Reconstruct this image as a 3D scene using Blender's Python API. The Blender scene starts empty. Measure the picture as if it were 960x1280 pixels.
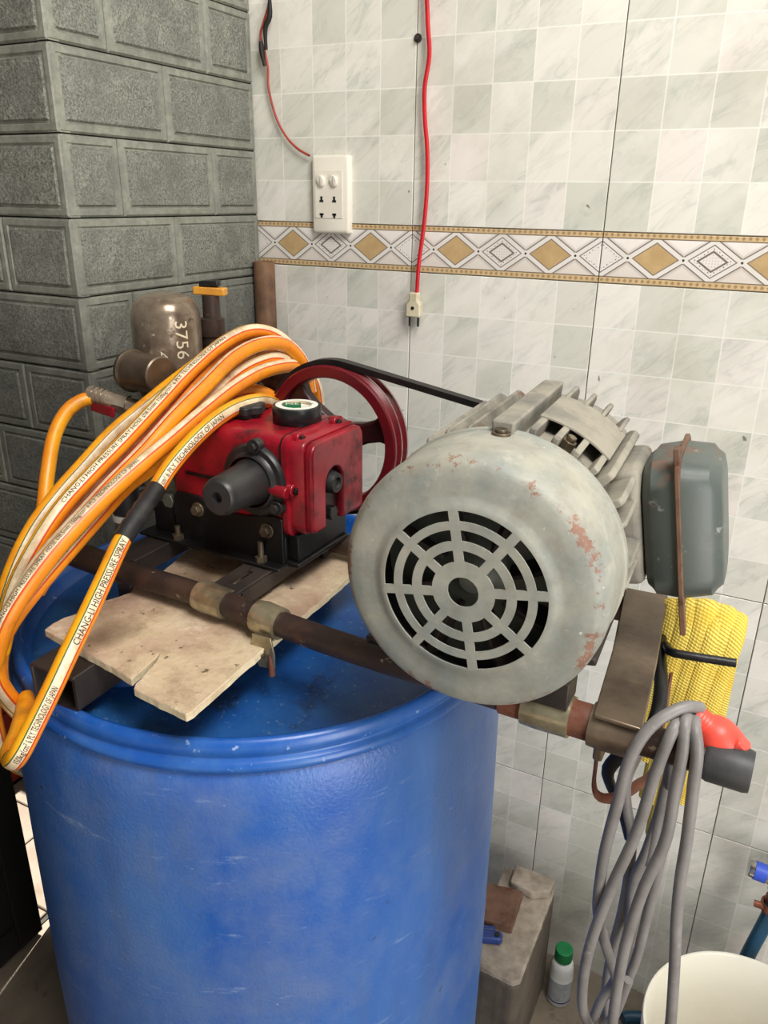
import bpy, bmesh, math, random
from mathutils import Vector, Matrix, Euler
random.seed(7)
PI = math.pi
SC = bpy.context.scene
COL = SC.collection

# ------------------------------------------------------------------ camera
cam_d = bpy.data.cameras.new('camera')
cam_d.sensor_fit = 'HORIZONTAL'
cam_d.sensor_width = 36.0
cam_d.lens = 36.775
cam_d.clip_start = 0.02
cam = bpy.data.objects.new('camera', cam_d)
COL.objects.link(cam)
cam.matrix_world = Matrix(((0.8910, -0.1800, 0.4160, 0.5579),
                           (0.4530, 0.3250, -0.8300, -1.1969),
                           (0.0140, 0.9280, 0.3720, 1.4355),
                           (0, 0, 0, 1)))
cam.rotation_euler = cam.matrix_world.to_euler()
SC.camera = cam

# ------------------------------------------------------------------ world, lights, exposure
w = bpy.data.worlds.new('world')
SC.world = w
w.use_nodes = True
bgn = w.node_tree.nodes['Background']
bgn.inputs[0].default_value = (1.0, 0.99, 0.97, 1)
bgn.inputs[1].default_value = 0.26
SC.view_settings.view_transform = 'Standard'
SC.view_settings.look = 'None'
SC.view_settings.gamma = 1.0
SC.view_settings.exposure = 0.0

def area(name, loc, target, sx, sy, power, color):
    d = bpy.data.lights.new(name, 'AREA')
    d.shape = 'RECTANGLE'; d.size = sx; d.size_y = sy; d.energy = power; d.color = color
    o = bpy.data.objects.new(name, d); COL.objects.link(o)
    o.location = loc
    o.rotation_euler = (Vector(target) - Vector(loc)).to_track_quat('-Z', 'Y').to_euler()
    return o
area('skylight_lamp', (1.05, -1.05, 2.75), (0.35, -0.35, 1.0), 0.8, 0.7, 43, (1.0, 0.985, 0.95))
area('side_sheen_lamp', (2.3, -1.8, 1.0), (0.25, -0.60, 0.95), 0.8, 1.9, 40, (1.0, 0.985, 0.95))  # unseen area lamp, added low on the right to put a sheen on the drum
sun_d = bpy.data.lights.new('sun', 'SUN'); sun_d.energy = 16.0; sun_d.angle = 0.02; sun_d.color = (1, .95, .86)
sun = bpy.data.objects.new('sun', sun_d); COL.objects.link(sun)
sun.rotation_euler = Vector((0.10, -0.42, -1)).to_track_quat('-Z', 'Y').to_euler()
sun.location = (-2, 2, 4)

# ------------------------------------------------------------------ node expressions
class N:
    """wraps a node tree so materials can be written as arithmetic"""
    def __init__(s, mat):
        s.t = mat.node_tree; s.n = s.t.nodes; s.l = s.t.links
    def new(s, kind, **kw):
        n = s.n.new(kind)
        for k, v in kw.items(): setattr(n, k, v)
        return n
    def put(s, sock, v):
        if isinstance(v, V): s.l.new(v.s, sock)
        elif isinstance(v, bpy.types.NodeSocket): s.l.new(v, sock)
        elif isinstance(v, (tuple, list)):
            sock.default_value = tuple(v) + ((1,) if len(v) == 3 and len(sock.default_value) == 4 else ())
        else: sock.default_value = v
    def math(s, op, *a):
        n = s.new('ShaderNodeMath', operation=op)
        for i, v in enumerate(a): s.put(n.inputs[i], v)
        return V(s, n.outputs[0])
    def noise(s, vec, scale, detail=4, rough=.55, dist=0):
        n = s.new('ShaderNodeTexNoise')
        s.put(n.inputs['Vector'], vec); n.inputs['Scale'].default_value = scale
        n.inputs['Detail'].default_value = detail; n.inputs['Roughness'].default_value = rough
        n.inputs['Distortion'].default_value = dist
        return V(s, n.outputs[0])
    def voro(s, vec, scale, feature='F1'):
        n = s.new('ShaderNodeTexVoronoi', feature=feature)
        s.put(n.inputs['Vector'], vec); n.inputs['Scale'].default_value = scale
        return V(s, n.outputs['Distance'])
    def white(s, vec):
        n = s.new('ShaderNodeTexWhiteNoise', noise_dimensions='3D'); s.put(n.inputs['Vector'], vec)
        return V(s, n.outputs['Value'])
    def ramp(s, v, a, b):
        n = s.new('ShaderNodeMapRange', clamp=True)
        s.put(n.inputs[0], v); n.inputs[1].default_value = a; n.inputs[2].default_value = b
        return V(s, n.outputs[0])
    def mix(s, f, a, b):
        n = s.new('ShaderNodeMix', data_type='RGBA', clamp_factor=True)
        s.put(n.inputs['Factor'], f); s.put(n.inputs[6], a); s.put(n.inputs[7], b)
        return n.outputs[2]
    def sep(s, vec):
        n = s.new('ShaderNodeSeparateXYZ'); s.put(n.inputs[0], vec)
        return [V(s, o) for o in n.outputs]
    def comb(s, x, y, z):
        n = s.new('ShaderNodeCombineXYZ')
        for i, v in enumerate((x, y, z)): s.put(n.inputs[i], v)
        return n.outputs[0]
    def obj(s): return s.new('ShaderNodeTexCoord').outputs['Object']
    def uv(s): return s.new('ShaderNodeTexCoord').outputs['UV']
    def pos(s): return s.new('ShaderNodeNewGeometry').outputs['Position']
    def rand(s): return V(s, s.new('ShaderNodeObjectInfo').outputs['Random'])
    def bump(s, h, strength=.3, dist=.001):
        n = s.new('ShaderNodeBump'); n.inputs['Strength'].default_value = strength
        n.inputs['Distance'].default_value = dist; s.put(n.inputs['Height'], h)
        return n.outputs[0]
    def out(s, col, rough=.5, metal=0.0, normal=None, spec=.5):
        b = s.n.get('Principled BSDF')
        s.put(b.inputs['Base Color'], col); s.put(b.inputs['Roughness'], rough); s.put(b.inputs['Metallic'], metal)
        b.inputs['Specular IOR Level'].default_value = spec
        if normal is not None: s.l.new(normal, b.inputs['Normal'])
class V:
    def __init__(s, n, sock): s.n = n; s.s = sock
    def __add__(a, b): return a.n.math('ADD', a, b)
    def __radd__(a, b): return a.n.math('ADD', b, a)
    def __sub__(a, b): return a.n.math('SUBTRACT', a, b)
    def __rsub__(a, b): return a.n.math('SUBTRACT', b, a)
    def __mul__(a, b): return a.n.math('MULTIPLY', a, b)
    def __rmul__(a, b): return a.n.math('MULTIPLY', b, a)
    def __truediv__(a, b): return a.n.math('DIVIDE', a, b)
    def abs(a): return a.n.math('ABSOLUTE', a)
    def floor(a): return a.n.math('FLOOR', a)
    def mod(a, b): return a.n.math('FLOORED_MODULO', a, b)
    def lt(a, b): return a.n.math('LESS_THAN', a, b)
    def gt(a, b): return a.n.math('GREATER_THAN', a, b)
    def min(a, b): return a.n.math('MINIMUM', a, b)
    def max(a, b): return a.n.math('MAXIMUM', a, b)

def srgb(r, g, b):
    f = lambda c: (c/255/12.92) if c/255 <= .04045 else ((c/255+.055)/1.055)**2.4
    return (f(r), f(g), f(b), 1)
def material(name):
    m = bpy.data.materials.new(name); m.use_nodes = True
    return m, N(m)
def worn(name, base, dark, rough=.5, metal=0, scale=12, amount=(.45, .7), rust=None, rust_range=(.6, .68), rust_scale=9,
         bump=.25, bump_scale=180, bump_dist=.0006, fleck=None, spec=.5, rough2=None):
    """painted, plastic or metal surface with stains, specks and an optional second layer of rust"""
    m, n = material(name)
    p = n.obj()
    a = n.ramp(n.noise(p, scale, 6, .65), *amount)
    c = n.mix(a, base, dark)
    if fleck:
        c = n.mix(n.ramp(n.noise(p, 70, 3, .6), .66, .72), c, fleck)
    r = rough
    if rough2 is not None: r = rough + a*(rough2-rough)
    if rust:
        k = n.ramp(n.noise(p, rust_scale, 8, .72), *rust_range)
        c = n.mix(k, c, n.mix(n.noise(p, 60, 3), rust, tuple(x*.55 for x in rust[:3])))
        r = (k*.3 + r).min(1.0) if isinstance(r, (int, float)) else r
    h = n.noise(p, bump_scale, 3, .6)
    n.out(c, r, metal, n.bump(h, bump, bump_dist), spec)
    return m
M = {}
# tiles with a printed mosaic of small marbled squares
def tile_material():
    m, n = material('marbled_mosaic_print')
    p = n.obj(); x, y, z = n.sep(p); rnd = n.rand()
    cx, cz = x/.06, z/.0643
    ix, iz = cx.floor(), cz.floor()
    cell = n.white(n.comb(ix + rnd*37.0, iz + rnd*91.0, rnd*13.0))
    off = n.comb((x*.75 + z*.66)*.45 + cell*7.0, rnd*5.0, (z*.75 - x*.66)*1.7 + cell*3.0)
    v1 = n.noise(off, 15, 5, .55, .5); v2 = n.noise(off, 24, 4, .6, .7)
    c = n.mix(n.ramp(cell, .25, .95), srgb(207, 206, 194), srgb(230, 226, 216))
    c = n.mix(n.ramp(n.white(n.comb(ix + rnd*11.0, iz + rnd*23.0, rnd)), .80, .95), c, srgb(226, 219, 211))
    c = n.mix(n.ramp(v1, .50, .72)*.45, c, srgb(176, 182, 172))
    vein = n.ramp((v2 - .5).abs(), .05, .0)
    c = n.mix(vein*n.ramp(v1, .35, .6)*.26, c, srgb(140, 150, 145))
    c = n.mix(n.ramp(n.noise(off, 9, 3, .5), .52, .7)*.5, c, srgb(236, 233, 226))
    fx = (cx - ix - .5).abs(); fz = (cz - iz - .5).abs()
    e = n.ramp(fx.max(fz), .480, .493)
    c = n.mix(e*.8, c, srgb(234, 233, 224))
    wp = n.pos()
    stain = n.ramp(n.noise(wp, 5.5, 5, .65), .5, .75)
    c = n.mix(stain*.34, c, srgb(158, 150, 130))
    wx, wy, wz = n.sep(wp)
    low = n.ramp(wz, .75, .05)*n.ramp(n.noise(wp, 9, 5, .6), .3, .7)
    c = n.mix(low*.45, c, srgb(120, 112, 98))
    c = n.mix(n.ramp(n.noise(wp, 46, 2, .5), .74, .77)*.7, c, srgb(70, 60, 50))
    n.out(c, .30, 0, n.bump(v1, .08, .0004), .4)
    return m
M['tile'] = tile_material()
def border_material():
    m, n = material('diamond_border_print')
    x, y, z = n.sep(n.obj()); rnd = n.rand()
    per = .075
    q = (x + per*.5)/per
    k = q.floor(); dx = (x - k*per).abs(); dz = (z - .035).abs()
    d = dx/.0375 + dz/.0262
    odd = k.mod(2.0)
    half = (k*.5).mod(2.0)                       # 0 at seams, 1 at the mid diamond
    isin = n.ramp(half, .9, 1.0)*(1.0 - odd)
    nz = n.noise(n.pos(), 60, 4, .6)
    c = n.mix(n.ramp(z, .012, .058), srgb(216, 207, 197), srgb(232, 226, 219))
    def band(c, lo, hi, col, f=1.0): return n.mix(d.gt(lo)*d.lt(hi)*f, c, col)
    # woven white straps with grey edges that cross between the diamonds
    s = (dx/.0375 - dz/.0262)
    c = n.mix(d.gt(.80)*d.lt(1.20), c, srgb(148, 136, 126))
    c = n.mix(d.gt(.86)*d.lt(1.12), c, srgb(222, 217, 210))
    c = n.mix(n.ramp(d, 1.40, 1.14)*d.gt(1.14)*.55, c, srgb(150, 136, 128))
    c = n.mix(d.gt(1.12)*d.lt(1.17), c, srgb(110, 98, 92))
    c = n.mix(d.lt(.84)*d.gt(.79), c, srgb(120, 108, 100))
    brown = n.mix(n.noise(n.pos(), 45, 4, .6), srgb(166, 134, 88), srgb(206, 178, 132))
    c = n.mix(d.lt(.79)*odd, c, brown)
    c = n.mix(d.lt(.79)*(1.0 - odd), c, srgb(224, 218, 211))
    c = n.mix(d.lt(.56)*d.gt(.44)*isin, c, srgb(120, 108, 102))
    dots = ((x/.0038).mod(1.0) - .5).abs().max(((z/.0038).mod(1.0) - .5).abs()).lt(.2)
    c = n.mix(d.lt(.70)*d.gt(.60)*(1.0 - odd)*dots, c, srgb(105, 95, 90))
    c = n.mix(d.lt(.40)*isin*dots*.5, c, srgb(150, 140, 132))
    ex = (x/per).floor()*per + per*.5
    node = ((x - ex).abs()*(x - ex).abs() + dz*dz)
    c = n.mix(node.lt(.000020), c, srgb(222, 217, 210))
    c = n.mix(node.lt(.0000030), c, srgb(60, 52, 48))
    # tan strips along both long edges
    st = dz.gt(.0268)
    sd = ((x/.0082).mod(1.0) - .5).abs() + ((dz - .0308)/.0082).abs()
    t = n.mix(nz, srgb(188, 158, 112), srgb(214, 190, 150))
    t = n.mix(sd.lt(.34)*.65, t, srgb(130, 96, 58))
    c = n.mix(st, c, t)
    c = n.mix(dz.gt(.0258)*dz.lt(.0272), c, srgb(112, 96, 80))
    c = n.mix(n.ramp(n.noise(n.pos(), 9, 5, .65), .5, .75)*.22, c, srgb(140, 128, 108))
    n.out(c, .32, 0, None, .4)
    return m
M['border'] = border_material()
M['grout'] = worn('grey_grout', srgb(120, 116, 106), srgb(84, 80, 72), .9, bump=.4)
def stone_material(name, rough):
    m, n = material(name)
    p = n.pos(); rnd = n.rand()
    a = n.noise(p, 330 if rough else 90, 6, .75); b = n.noise(p, 22, 5, .6); f = n.noise(p, 520, 2, .6)
    c = n.mix(n.ramp(a, .36, .62), srgb(64, 67, 62), srgb(164, 164, 150))
    if rough:
        c = n.mix(n.ramp(n.voro(p, 260), .16, .0)*.8, c, srgb(190, 188, 172))
        c = n.mix(n.ramp(f, .60, .70)*.9, c, srgb(34, 36, 34))
    else:
        c = n.mix(.65, c, srgb(146, 146, 132))
    c = n.mix(n.ramp(b, .40, .64)*.5, c, srgb(92, 95, 89))
    c = n.mix(n.ramp(n.noise(p, 60, 5, .7), .54, .70)*.5, c, srgb(168, 168, 154))
    c = n.mix(rnd*.3, c, srgb(112, 114, 108))
    x, y, z = n.sep(p)
    soot = n.ramp(z + n.noise(p, 9, 4)*.14, 1.42, 1.28)
    c = n.mix(soot*.5, c, srgb(46, 47, 45))
    n.out(c, .62 if rough else .55, 0, n.bump(a*.7 + n.noise(p, 160, 4, .7), .85 if rough else .25, .0022 if rough else .0008), .45)
    return m
M['stone'] = stone_material('rough_grey_stone', True)
M['stone_edge'] = stone_material('chiselled_grey_stone', False)
M['mortar'] = worn('dark_mortar', srgb(62, 60, 56), srgb(38, 37, 35), .95)
def drum_material():
    m, n = material('scuffed_blue_drum_plastic')
    p = n.obj(); x, y, z = n.sep(p)
    st = n.comb(x, y, z*.35)
    c = n.mix(n.ramp(n.noise(st, 6, 6, .65), .36, .68), srgb(26, 84, 168), srgb(68, 112, 176))
    c = n.mix(n.ramp(n.noise(p, 5, 6, .68), .46, .70)*.75, c, srgb(104, 124, 164))
    c = n.mix(n.ramp(n.noise(n.comb(x, y, z*.12), 16, 5, .7), .50, .74)*.5, c, srgb(70, 88, 126))
    c = n.mix(n.ramp(n.noise(n.comb(x*1.0, y*1.0, z*6.0), 9, 8, .8), .60, .70)*.5, c, srgb(158, 178, 208))
    c = n.mix(n.ramp(n.noise(p, 70, 4, .75), .70, .76)*.6, c, srgb(176, 192, 214))
    c = n.mix(n.ramp(n.noise(p, 30, 3, .6), .71, .75)*.7, c, srgb(50, 52, 54))
    n.out(c, .25 + n.noise(p, 14, 5)*.24, 0, n.bump(n.noise(p, 250, 3, .6), .6, .0010), .6)
    return m
M['drum'] = drum_material()
M['drum_rim'] = worn('worn_blue_rim_plastic', srgb(24, 84, 168), srgb(60, 108, 176), .30, 0, 16, (.42, .7), srgb(22, 34, 62), (.62, .70), 26, .12, 120, .0006, srgb(140, 166, 206))
def lid_material():
    m, n = material('dusty_blue_lid_plastic')
    p = n.obj()
    c = n.mix(n.ramp(n.noise(p, 14, 5, .65), .4, .7), srgb(20, 76, 148), srgb(44, 98, 156))
    c = n.mix(n.ramp(n.noise(p, 8, 6, .7), .56, .68)*.85, c, srgb(22, 24, 28))
    c = n.mix(n.ramp(n.noise(p, 160, 2, .6), .64, .70)*.6, c, srgb(110, 132, 160))
    n.out(c, .42, 0, n.bump(n.noise(p, 300, 3, .6), .4, .0006), .5)
    return m
M['lid'] = lid_material()
M['motor'] = worn('grey_green_motor_paint', srgb(150, 152, 141), srgb(122, 127, 122), .46, 0, 11, (.42, .72), srgb(150, 96, 66), (.64, .70), 13, .25, 120, .0008, srgb(176, 172, 160))
def cover_material():
    """paint on the fan cover: mottled, chipped to rust along its rounded rim"""
    m, n = material('chipped_grey_green_cover_paint')
    p = n.obj(); x, y, z = n.sep(p)
    r = n.math('SQRT', x*x + z*z)
    a = n.noise(p, 13, 7, .7); b = n.noise(p, 46, 6, .7); k = n.noise(p, 38, 8, .78)
    c = n.mix(n.ramp(a, .36, .66), srgb(166, 163, 149), srgb(128, 135, 131))
    c = n.mix(n.ramp(b, .50, .70)*.45, c, srgb(126, 116, 100))
    c = n.mix(n.ramp(b, .42, .30)*.5, c, srgb(190, 184, 168))
    rim = n.ramp((r - .099).abs(), .009, .001)*n.ramp(y, .030, .012)
    back = n.ramp(y, .055, .080)*.6
    chip = n.ramp(k + rim*.13 + back*.05, .645, .685)
    c = n.mix(chip*.85, c, n.mix(n.noise(p, 70, 3), srgb(156, 104, 78), srgb(110, 74, 60)))
    c = n.mix(n.ramp(n.noise(p, 160, 2, .5), .745, .77)*.6, c, srgb(226, 220, 206))
    n.out(c, .42 + a*.2, 0, n.bump(b*.6 - chip*.4 + n.noise(p, 150, 3)*.3, .3, .0009), .5)
    return m
M['motor_rusty'] = cover_material()
M['motor_dust'] = worn('dusty_cast_iron_paint', srgb(150, 144, 130), srgb(106, 104, 97), .75, 0, 16, (.42, .66), srgb(128, 88, 62), (.60, .68), 14, .4, 90, .0014)
M['tbox'] = worn('dark_grey_box_paint', srgb(78, 86, 82), srgb(100, 106, 102), .42, 0, 10, (.5, .72), srgb(132, 96, 76), (.52, .62), 9, .25, 120, .0006, srgb(140, 144, 140))
M['tbox_rust'] = worn('rusted_flange_steel', srgb(122, 92, 70), srgb(92, 70, 56), .7, .2, 24, (.4, .7), srgb(110, 66, 44), (.55, .65), 30)
M['red'] = worn('grimy_red_pump_paint', srgb(156, 20, 38), srgb(100, 17, 27), .28, 0, 18, (.42, .66), srgb(36, 23, 22), (.52, .66), 14, .2, 80, .0012)
M['wheel_dark'] = worn('grimy_shaded_red_paint', srgb(58, 20, 22), srgb(30, 20, 19), .42, 0, 14)  # grime and shade of the spokes, shade of the sight recess, in one colour
M['wheel'] = worn('dark_red_wheel_paint', srgb(108, 20, 30), srgb(70, 17, 24), .32, .0, 14, (.5, .75), srgb(58, 30, 28), (.64, .72), 14, .2, 90)
M['steel_bright'] = worn('belt_polished_steel', srgb(176, 160, 156), srgb(120, 90, 88), .28, .9, 20)
M['black_iron'] = worn('oily_black_iron', srgb(15, 15, 16), srgb(38, 37, 36), .42, .1, 16, (.5, .75), None, bump=.35, bump_scale=110, bump_dist=.0009)
M['black_cover'] = worn('black_shaft_cover', srgb(34, 33, 34), srgb(54, 52, 51), .40, 0, 12, (.45, .75), None, bump=.2, bump_scale=140)
M['black_rubber'] = worn('black_rubber', srgb(26, 26, 27), srgb(48, 47, 46), .55, 0, 20, bump=.2)
M['grip'] = worn('charcoal_rubber_grip', srgb(44, 46, 48), srgb(70, 70, 70), .5, 0, 14, bump=.3)
M['pipe'] = worn('rusty_brown_pipe', srgb(58, 46, 42), srgb(86, 66, 54), .48, .35, 14, (.42, .7), srgb(96, 60, 44), (.58, .68), 22, .35, 110, .0008, srgb(150, 130, 112))
M['rust_red'] = worn('red_rust_steel', srgb(128, 78, 58), srgb(96, 66, 54), .6, .2, 20, (.4, .7), srgb(120, 66, 44), (.5, .6), 30)
M['brown_steel'] = worn('oily_brown_steel', srgb(128, 112, 94), srgb(84, 72, 62), .36, .55, 12, (.42, .7), srgb(140, 122, 94), (.56, .66), 18, .35, 90, .0009)
M['dark_steel'] = worn('dark_box_steel', srgb(50, 44, 42), srgb(72, 62, 56), .55, .3, 14, (.4, .7), srgb(84, 60, 48), (.6, .7), 20)
M['zinc'] = worn('dirty_zinc', srgb(186, 176, 146), srgb(112, 102, 80), .30, .7, 26, (.38, .66), srgb(70, 58, 44), (.62, .7), 30, .4, 80, .001)
M['bolt'] = worn('worn_bolt_steel', srgb(120, 108, 88), srgb(70, 62, 54), .4, .7, 40)
M['tank'] = worn('tarnished_nickel_tank', srgb(176, 160, 140), srgb(104, 88, 74), .26, .55, 13, (.38, .66), srgb(64, 50, 40), (.60, .70), 24, .15, 60, .0008, srgb(206, 192, 170))
M['gauge'] = worn('dull_bronze_cap', srgb(118, 102, 86), srgb(84, 72, 60), .38, .6, 16, (.4, .7), srgb(66, 54, 44), (.62, .7), 24)

def board_material():
    m, n = material('crumbly_cement_board')
    p = n.obj(); x, y, z = n.sep(p)
    a = n.noise(p, 30, 8, .75); b = n.noise(p, 9, 4, .6)
    c = n.mix(n.ramp(b, .38, .64), srgb(206, 186, 154), srgb(188, 158, 136))
    c = n.mix(n.ramp(a, .50, .66)*.6, c, srgb(148, 122, 96))
    c = n.mix(n.ramp(a, .46, .36)*.6, c, srgb(226, 212, 186))
    c = n.mix(n.ramp(n.noise(p, 95, 3, .6), .66, .71)*.8, c, srgb(74, 56, 44))
    spot = n.ramp((x-.005)*(x-.005)*2.2 + (y+.70)*(y+.70) + n.noise(p, 40, 4)*.0012, .0022, .0007)
    c = n.mix(spot*.6, c, srgb(96, 74, 52))
    oil = n.ramp((y+.60).abs() + n.noise(p, 22, 5)*.05, .085, .035)
    c = n.mix(oil*.4, c, srgb(112, 86, 68))
    n.out(c, .92, 0, n.bump(a + n.noise(p, 140, 4)*.5, .9, .0028), .3)
    return m
M['board'] = board_material()
M['board_edge'] = worn('broken_board_edge', srgb(216, 202, 170), srgb(190, 170, 136), .95, 0, 40, bump=.8, bump_scale=120, bump_dist=.002)
M['concrete'] = worn('stained_concrete', srgb(176, 164, 148), srgb(112, 100, 88), .9, 0, 16, (.38, .66), srgb(84, 70, 58), (.6, .7), 12, .6, 90, .002)
M['concrete_side'] = worn('dark_concrete_side', srgb(96, 86, 74), srgb(70, 62, 54), .9, 0, 9, bump=.5)  # darker concrete for the block's sides and the floor core
M['floor'] = worn('worn_floor_slab', srgb(128, 116, 100), srgb(94, 84, 72), .6, 0, 7, (.4, .7), srgb(74, 64, 54), (.6, .72), 10, .4, 90, .0012)
M['white_plastic'] = worn('warm_white_plastic', srgb(232, 226, 212), srgb(222, 214, 198), .35, 0, 8, bump=.05)
M['black_hole'] = worn('black_plastic', srgb(14, 14, 14), srgb(20, 20, 20), .6, bump=.05)
M['old_plastic'] = worn('yellowed_plug_plastic', srgb(214, 204, 176), srgb(186, 172, 142), .45, 0, 30, bump=.1)
M['red_wire'] = worn('red_wire_insulation', srgb(196, 22, 34), srgb(170, 20, 30), .38, 0, 30, bump=.05)
M['faded_wire'] = worn('faded_red_wire', srgb(168, 62, 48), srgb(140, 52, 42), .5, 0, 30, bump=.05)
M['cord'] = worn('grey_cord_sheath', srgb(134, 130, 128), srgb(110, 106, 104), .46, 0, 22, (.4, .7), None, bump=.15, bump_scale=140, fleck=srgb(140, 136, 132))
M['coral'] = worn('coral_red_rubber', srgb(226, 78, 62), srgb(204, 66, 54), .42, 0, 20, bump=.15)
M['cream'] = worn('cream_bucket_plastic', srgb(234, 229, 214), srgb(224, 217, 200), .35, 0, 5, bump=.05)
M['bottle'] = worn('white_bottle_plastic', srgb(226, 228, 226), srgb(206, 208, 206), .35, 0, 20, bump=.05)
M['bottle_label'] = worn('grey_paper_label', srgb(168, 172, 176), srgb(140, 146, 152), .6, 0, 60, bump=.05)
M['green'] = worn('green_cap_plastic', srgb(22, 128, 72), srgb(16, 104, 58), .35, 0, 30, bump=.05)
M['navy'] = worn('navy_clamp_plastic', srgb(38, 62, 128), srgb(28, 46, 96), .4, 0, 30, bump=.1)
M['blue_tape'] = worn('blue_thread_tape', srgb(50, 84, 196), srgb(40, 66, 160), .45, 0, 30, bump=.1)
M['chrome'] = worn('worn_chrome', srgb(214, 210, 206), srgb(150, 144, 138), .18, 1.0, 30, bump=.05)
M['brass'] = worn('reddish_brass', srgb(138, 84, 66), srgb(96, 60, 48), .4, .7, 40, bump=.2)
M['hose_blue'] = worn('teal_blue_hose', srgb(26, 72, 100), srgb(20, 56, 78), .35, 0, 30, bump=.1)
M['iron_rusty'] = worn('rusty_plate', srgb(124, 92, 74), srgb(92, 68, 56), .8, .2, 30, (.4, .7), srgb(112, 66, 44), (.55, .65), 24, .6, 80, .0015)
M['corner_pipe'] = worn('scorched_brown_pipe', srgb(136, 102, 76), srgb(84, 60, 46), .5, .1, 14, (.4, .65), srgb(178, 152, 122), (.6, .7), 20)  # pale patches put the pipe's streak of highlight into the colour
M['orange_tape'] = worn('orange_yellow_plastic', srgb(214, 150, 52), srgb(188, 124, 44), .45, 0, 30, bump=.1)
M['galv'] = worn('galvanised_casting', srgb(122, 126, 116), srgb(92, 96, 88), .5, .5, 20, bump=.4)
M['gate'] = worn('black_gate_sheet', srgb(16, 15, 15), srgb(24, 22, 21), .6, .1, 8, bump=.2)
M['pave'] = worn('sunlit_paving', srgb(128, 116, 104), srgb(104, 90, 78), .9, 0, 6, bump=.5)
M['white_paint'] = worn('white_wall_paint', srgb(206, 202, 194), srgb(190, 184, 174), .8, 0, 5, bump=.1)
M['red_crate'] = worn('red_crate_plastic', srgb(140, 38, 28), srgb(124, 32, 24), .5, 0, 8, bump=.1)
M['digit'] = worn('white_paint_marks', srgb(226, 214, 186), srgb(200, 186, 156), .7, 0, 60, bump=.1)
M['ink'] = worn('black_print', srgb(28, 24, 22), srgb(40, 34, 30), .6, 0, 60, bump=.02)
M['tape'] = worn('black_tape', srgb(22, 22, 23), srgb(34, 34, 35), .32, 0, 30, bump=.1)
M['tape_wrap'] = worn('wound_black_tape', srgb(30, 29, 30), srgb(54, 52, 50), .45, 0, 40, bump=.3)
M['card'] = worn('cream_card', srgb(222, 204, 170), srgb(206, 186, 150), .7, 0, 60, bump=.05)
M['label_green'] = worn('green_label_print', srgb(10, 104, 62), srgb(10, 90, 54), .5, 0, 60, bump=.02)
M['label_white'] = worn('white_label_print', srgb(232, 232, 222), srgb(222, 222, 212), .5, 0, 60, bump=.02)
def hose_material():
    m, n = material('striped_spray_hose')
    u, v, z = n.sep(n.uv()); p = n.obj()
    c = n.mix(n.ramp(n.noise(p, 26, 4, .6), .4, .7), srgb(246, 170, 26), srgb(232, 142, 24))
    c = n.mix(n.ramp(u, -.10, -.13)*n.ramp(u, -.34, -.24)*.55, c, srgb(226, 112, 30))  # deeper orange beside the red line paints shade on the hose's lower side
    c = n.mix(u.lt(-.070)*u.gt(-.105), c, srgb(204, 70, 34))
    w_ = n.mix(n.ramp(n.noise(p, 40, 5, .7), .42, .68)*.85, srgb(232, 212, 178), srgb(190, 158, 118))
    c = n.mix(u.abs().lt(.070), c, w_)
    c = n.mix(u.gt(.070)*u.lt(.092), c, srgb(42, 96, 48))
    c = n.mix(n.ramp(n.noise(p, 18, 6, .7), .52, .70)*.6, c, srgb(136, 86, 40))
    n.out(c, .36, 0, n.bump(n.noise(p, 200, 3), .12, .0005), .5)
    return m
M['hose'] = hose_material()
def net_material():
    m, n = material('yellow_knitted_net')
    u, v, z = n.sep(n.uv()); p = n.obj()
    a = (((u*9.0 + v*330.0).mod(1.0) - .5).abs()*2.0)
    b = ((u*26.0).mod(1.0) - .5).abs()*2.0
    h = a*b
    c = n.mix(n.ramp(a, .15, .6), srgb(176, 142, 52), srgb(244, 220, 106))
    c = n.mix(n.ramp(n.noise(p, 30, 4), .45, .7)*.6, c, srgb(214, 170, 30))
    n.out(c, .75, 0, n.bump(h, .6, .0010), .3)
    return m
M['net'] = net_material()

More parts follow.
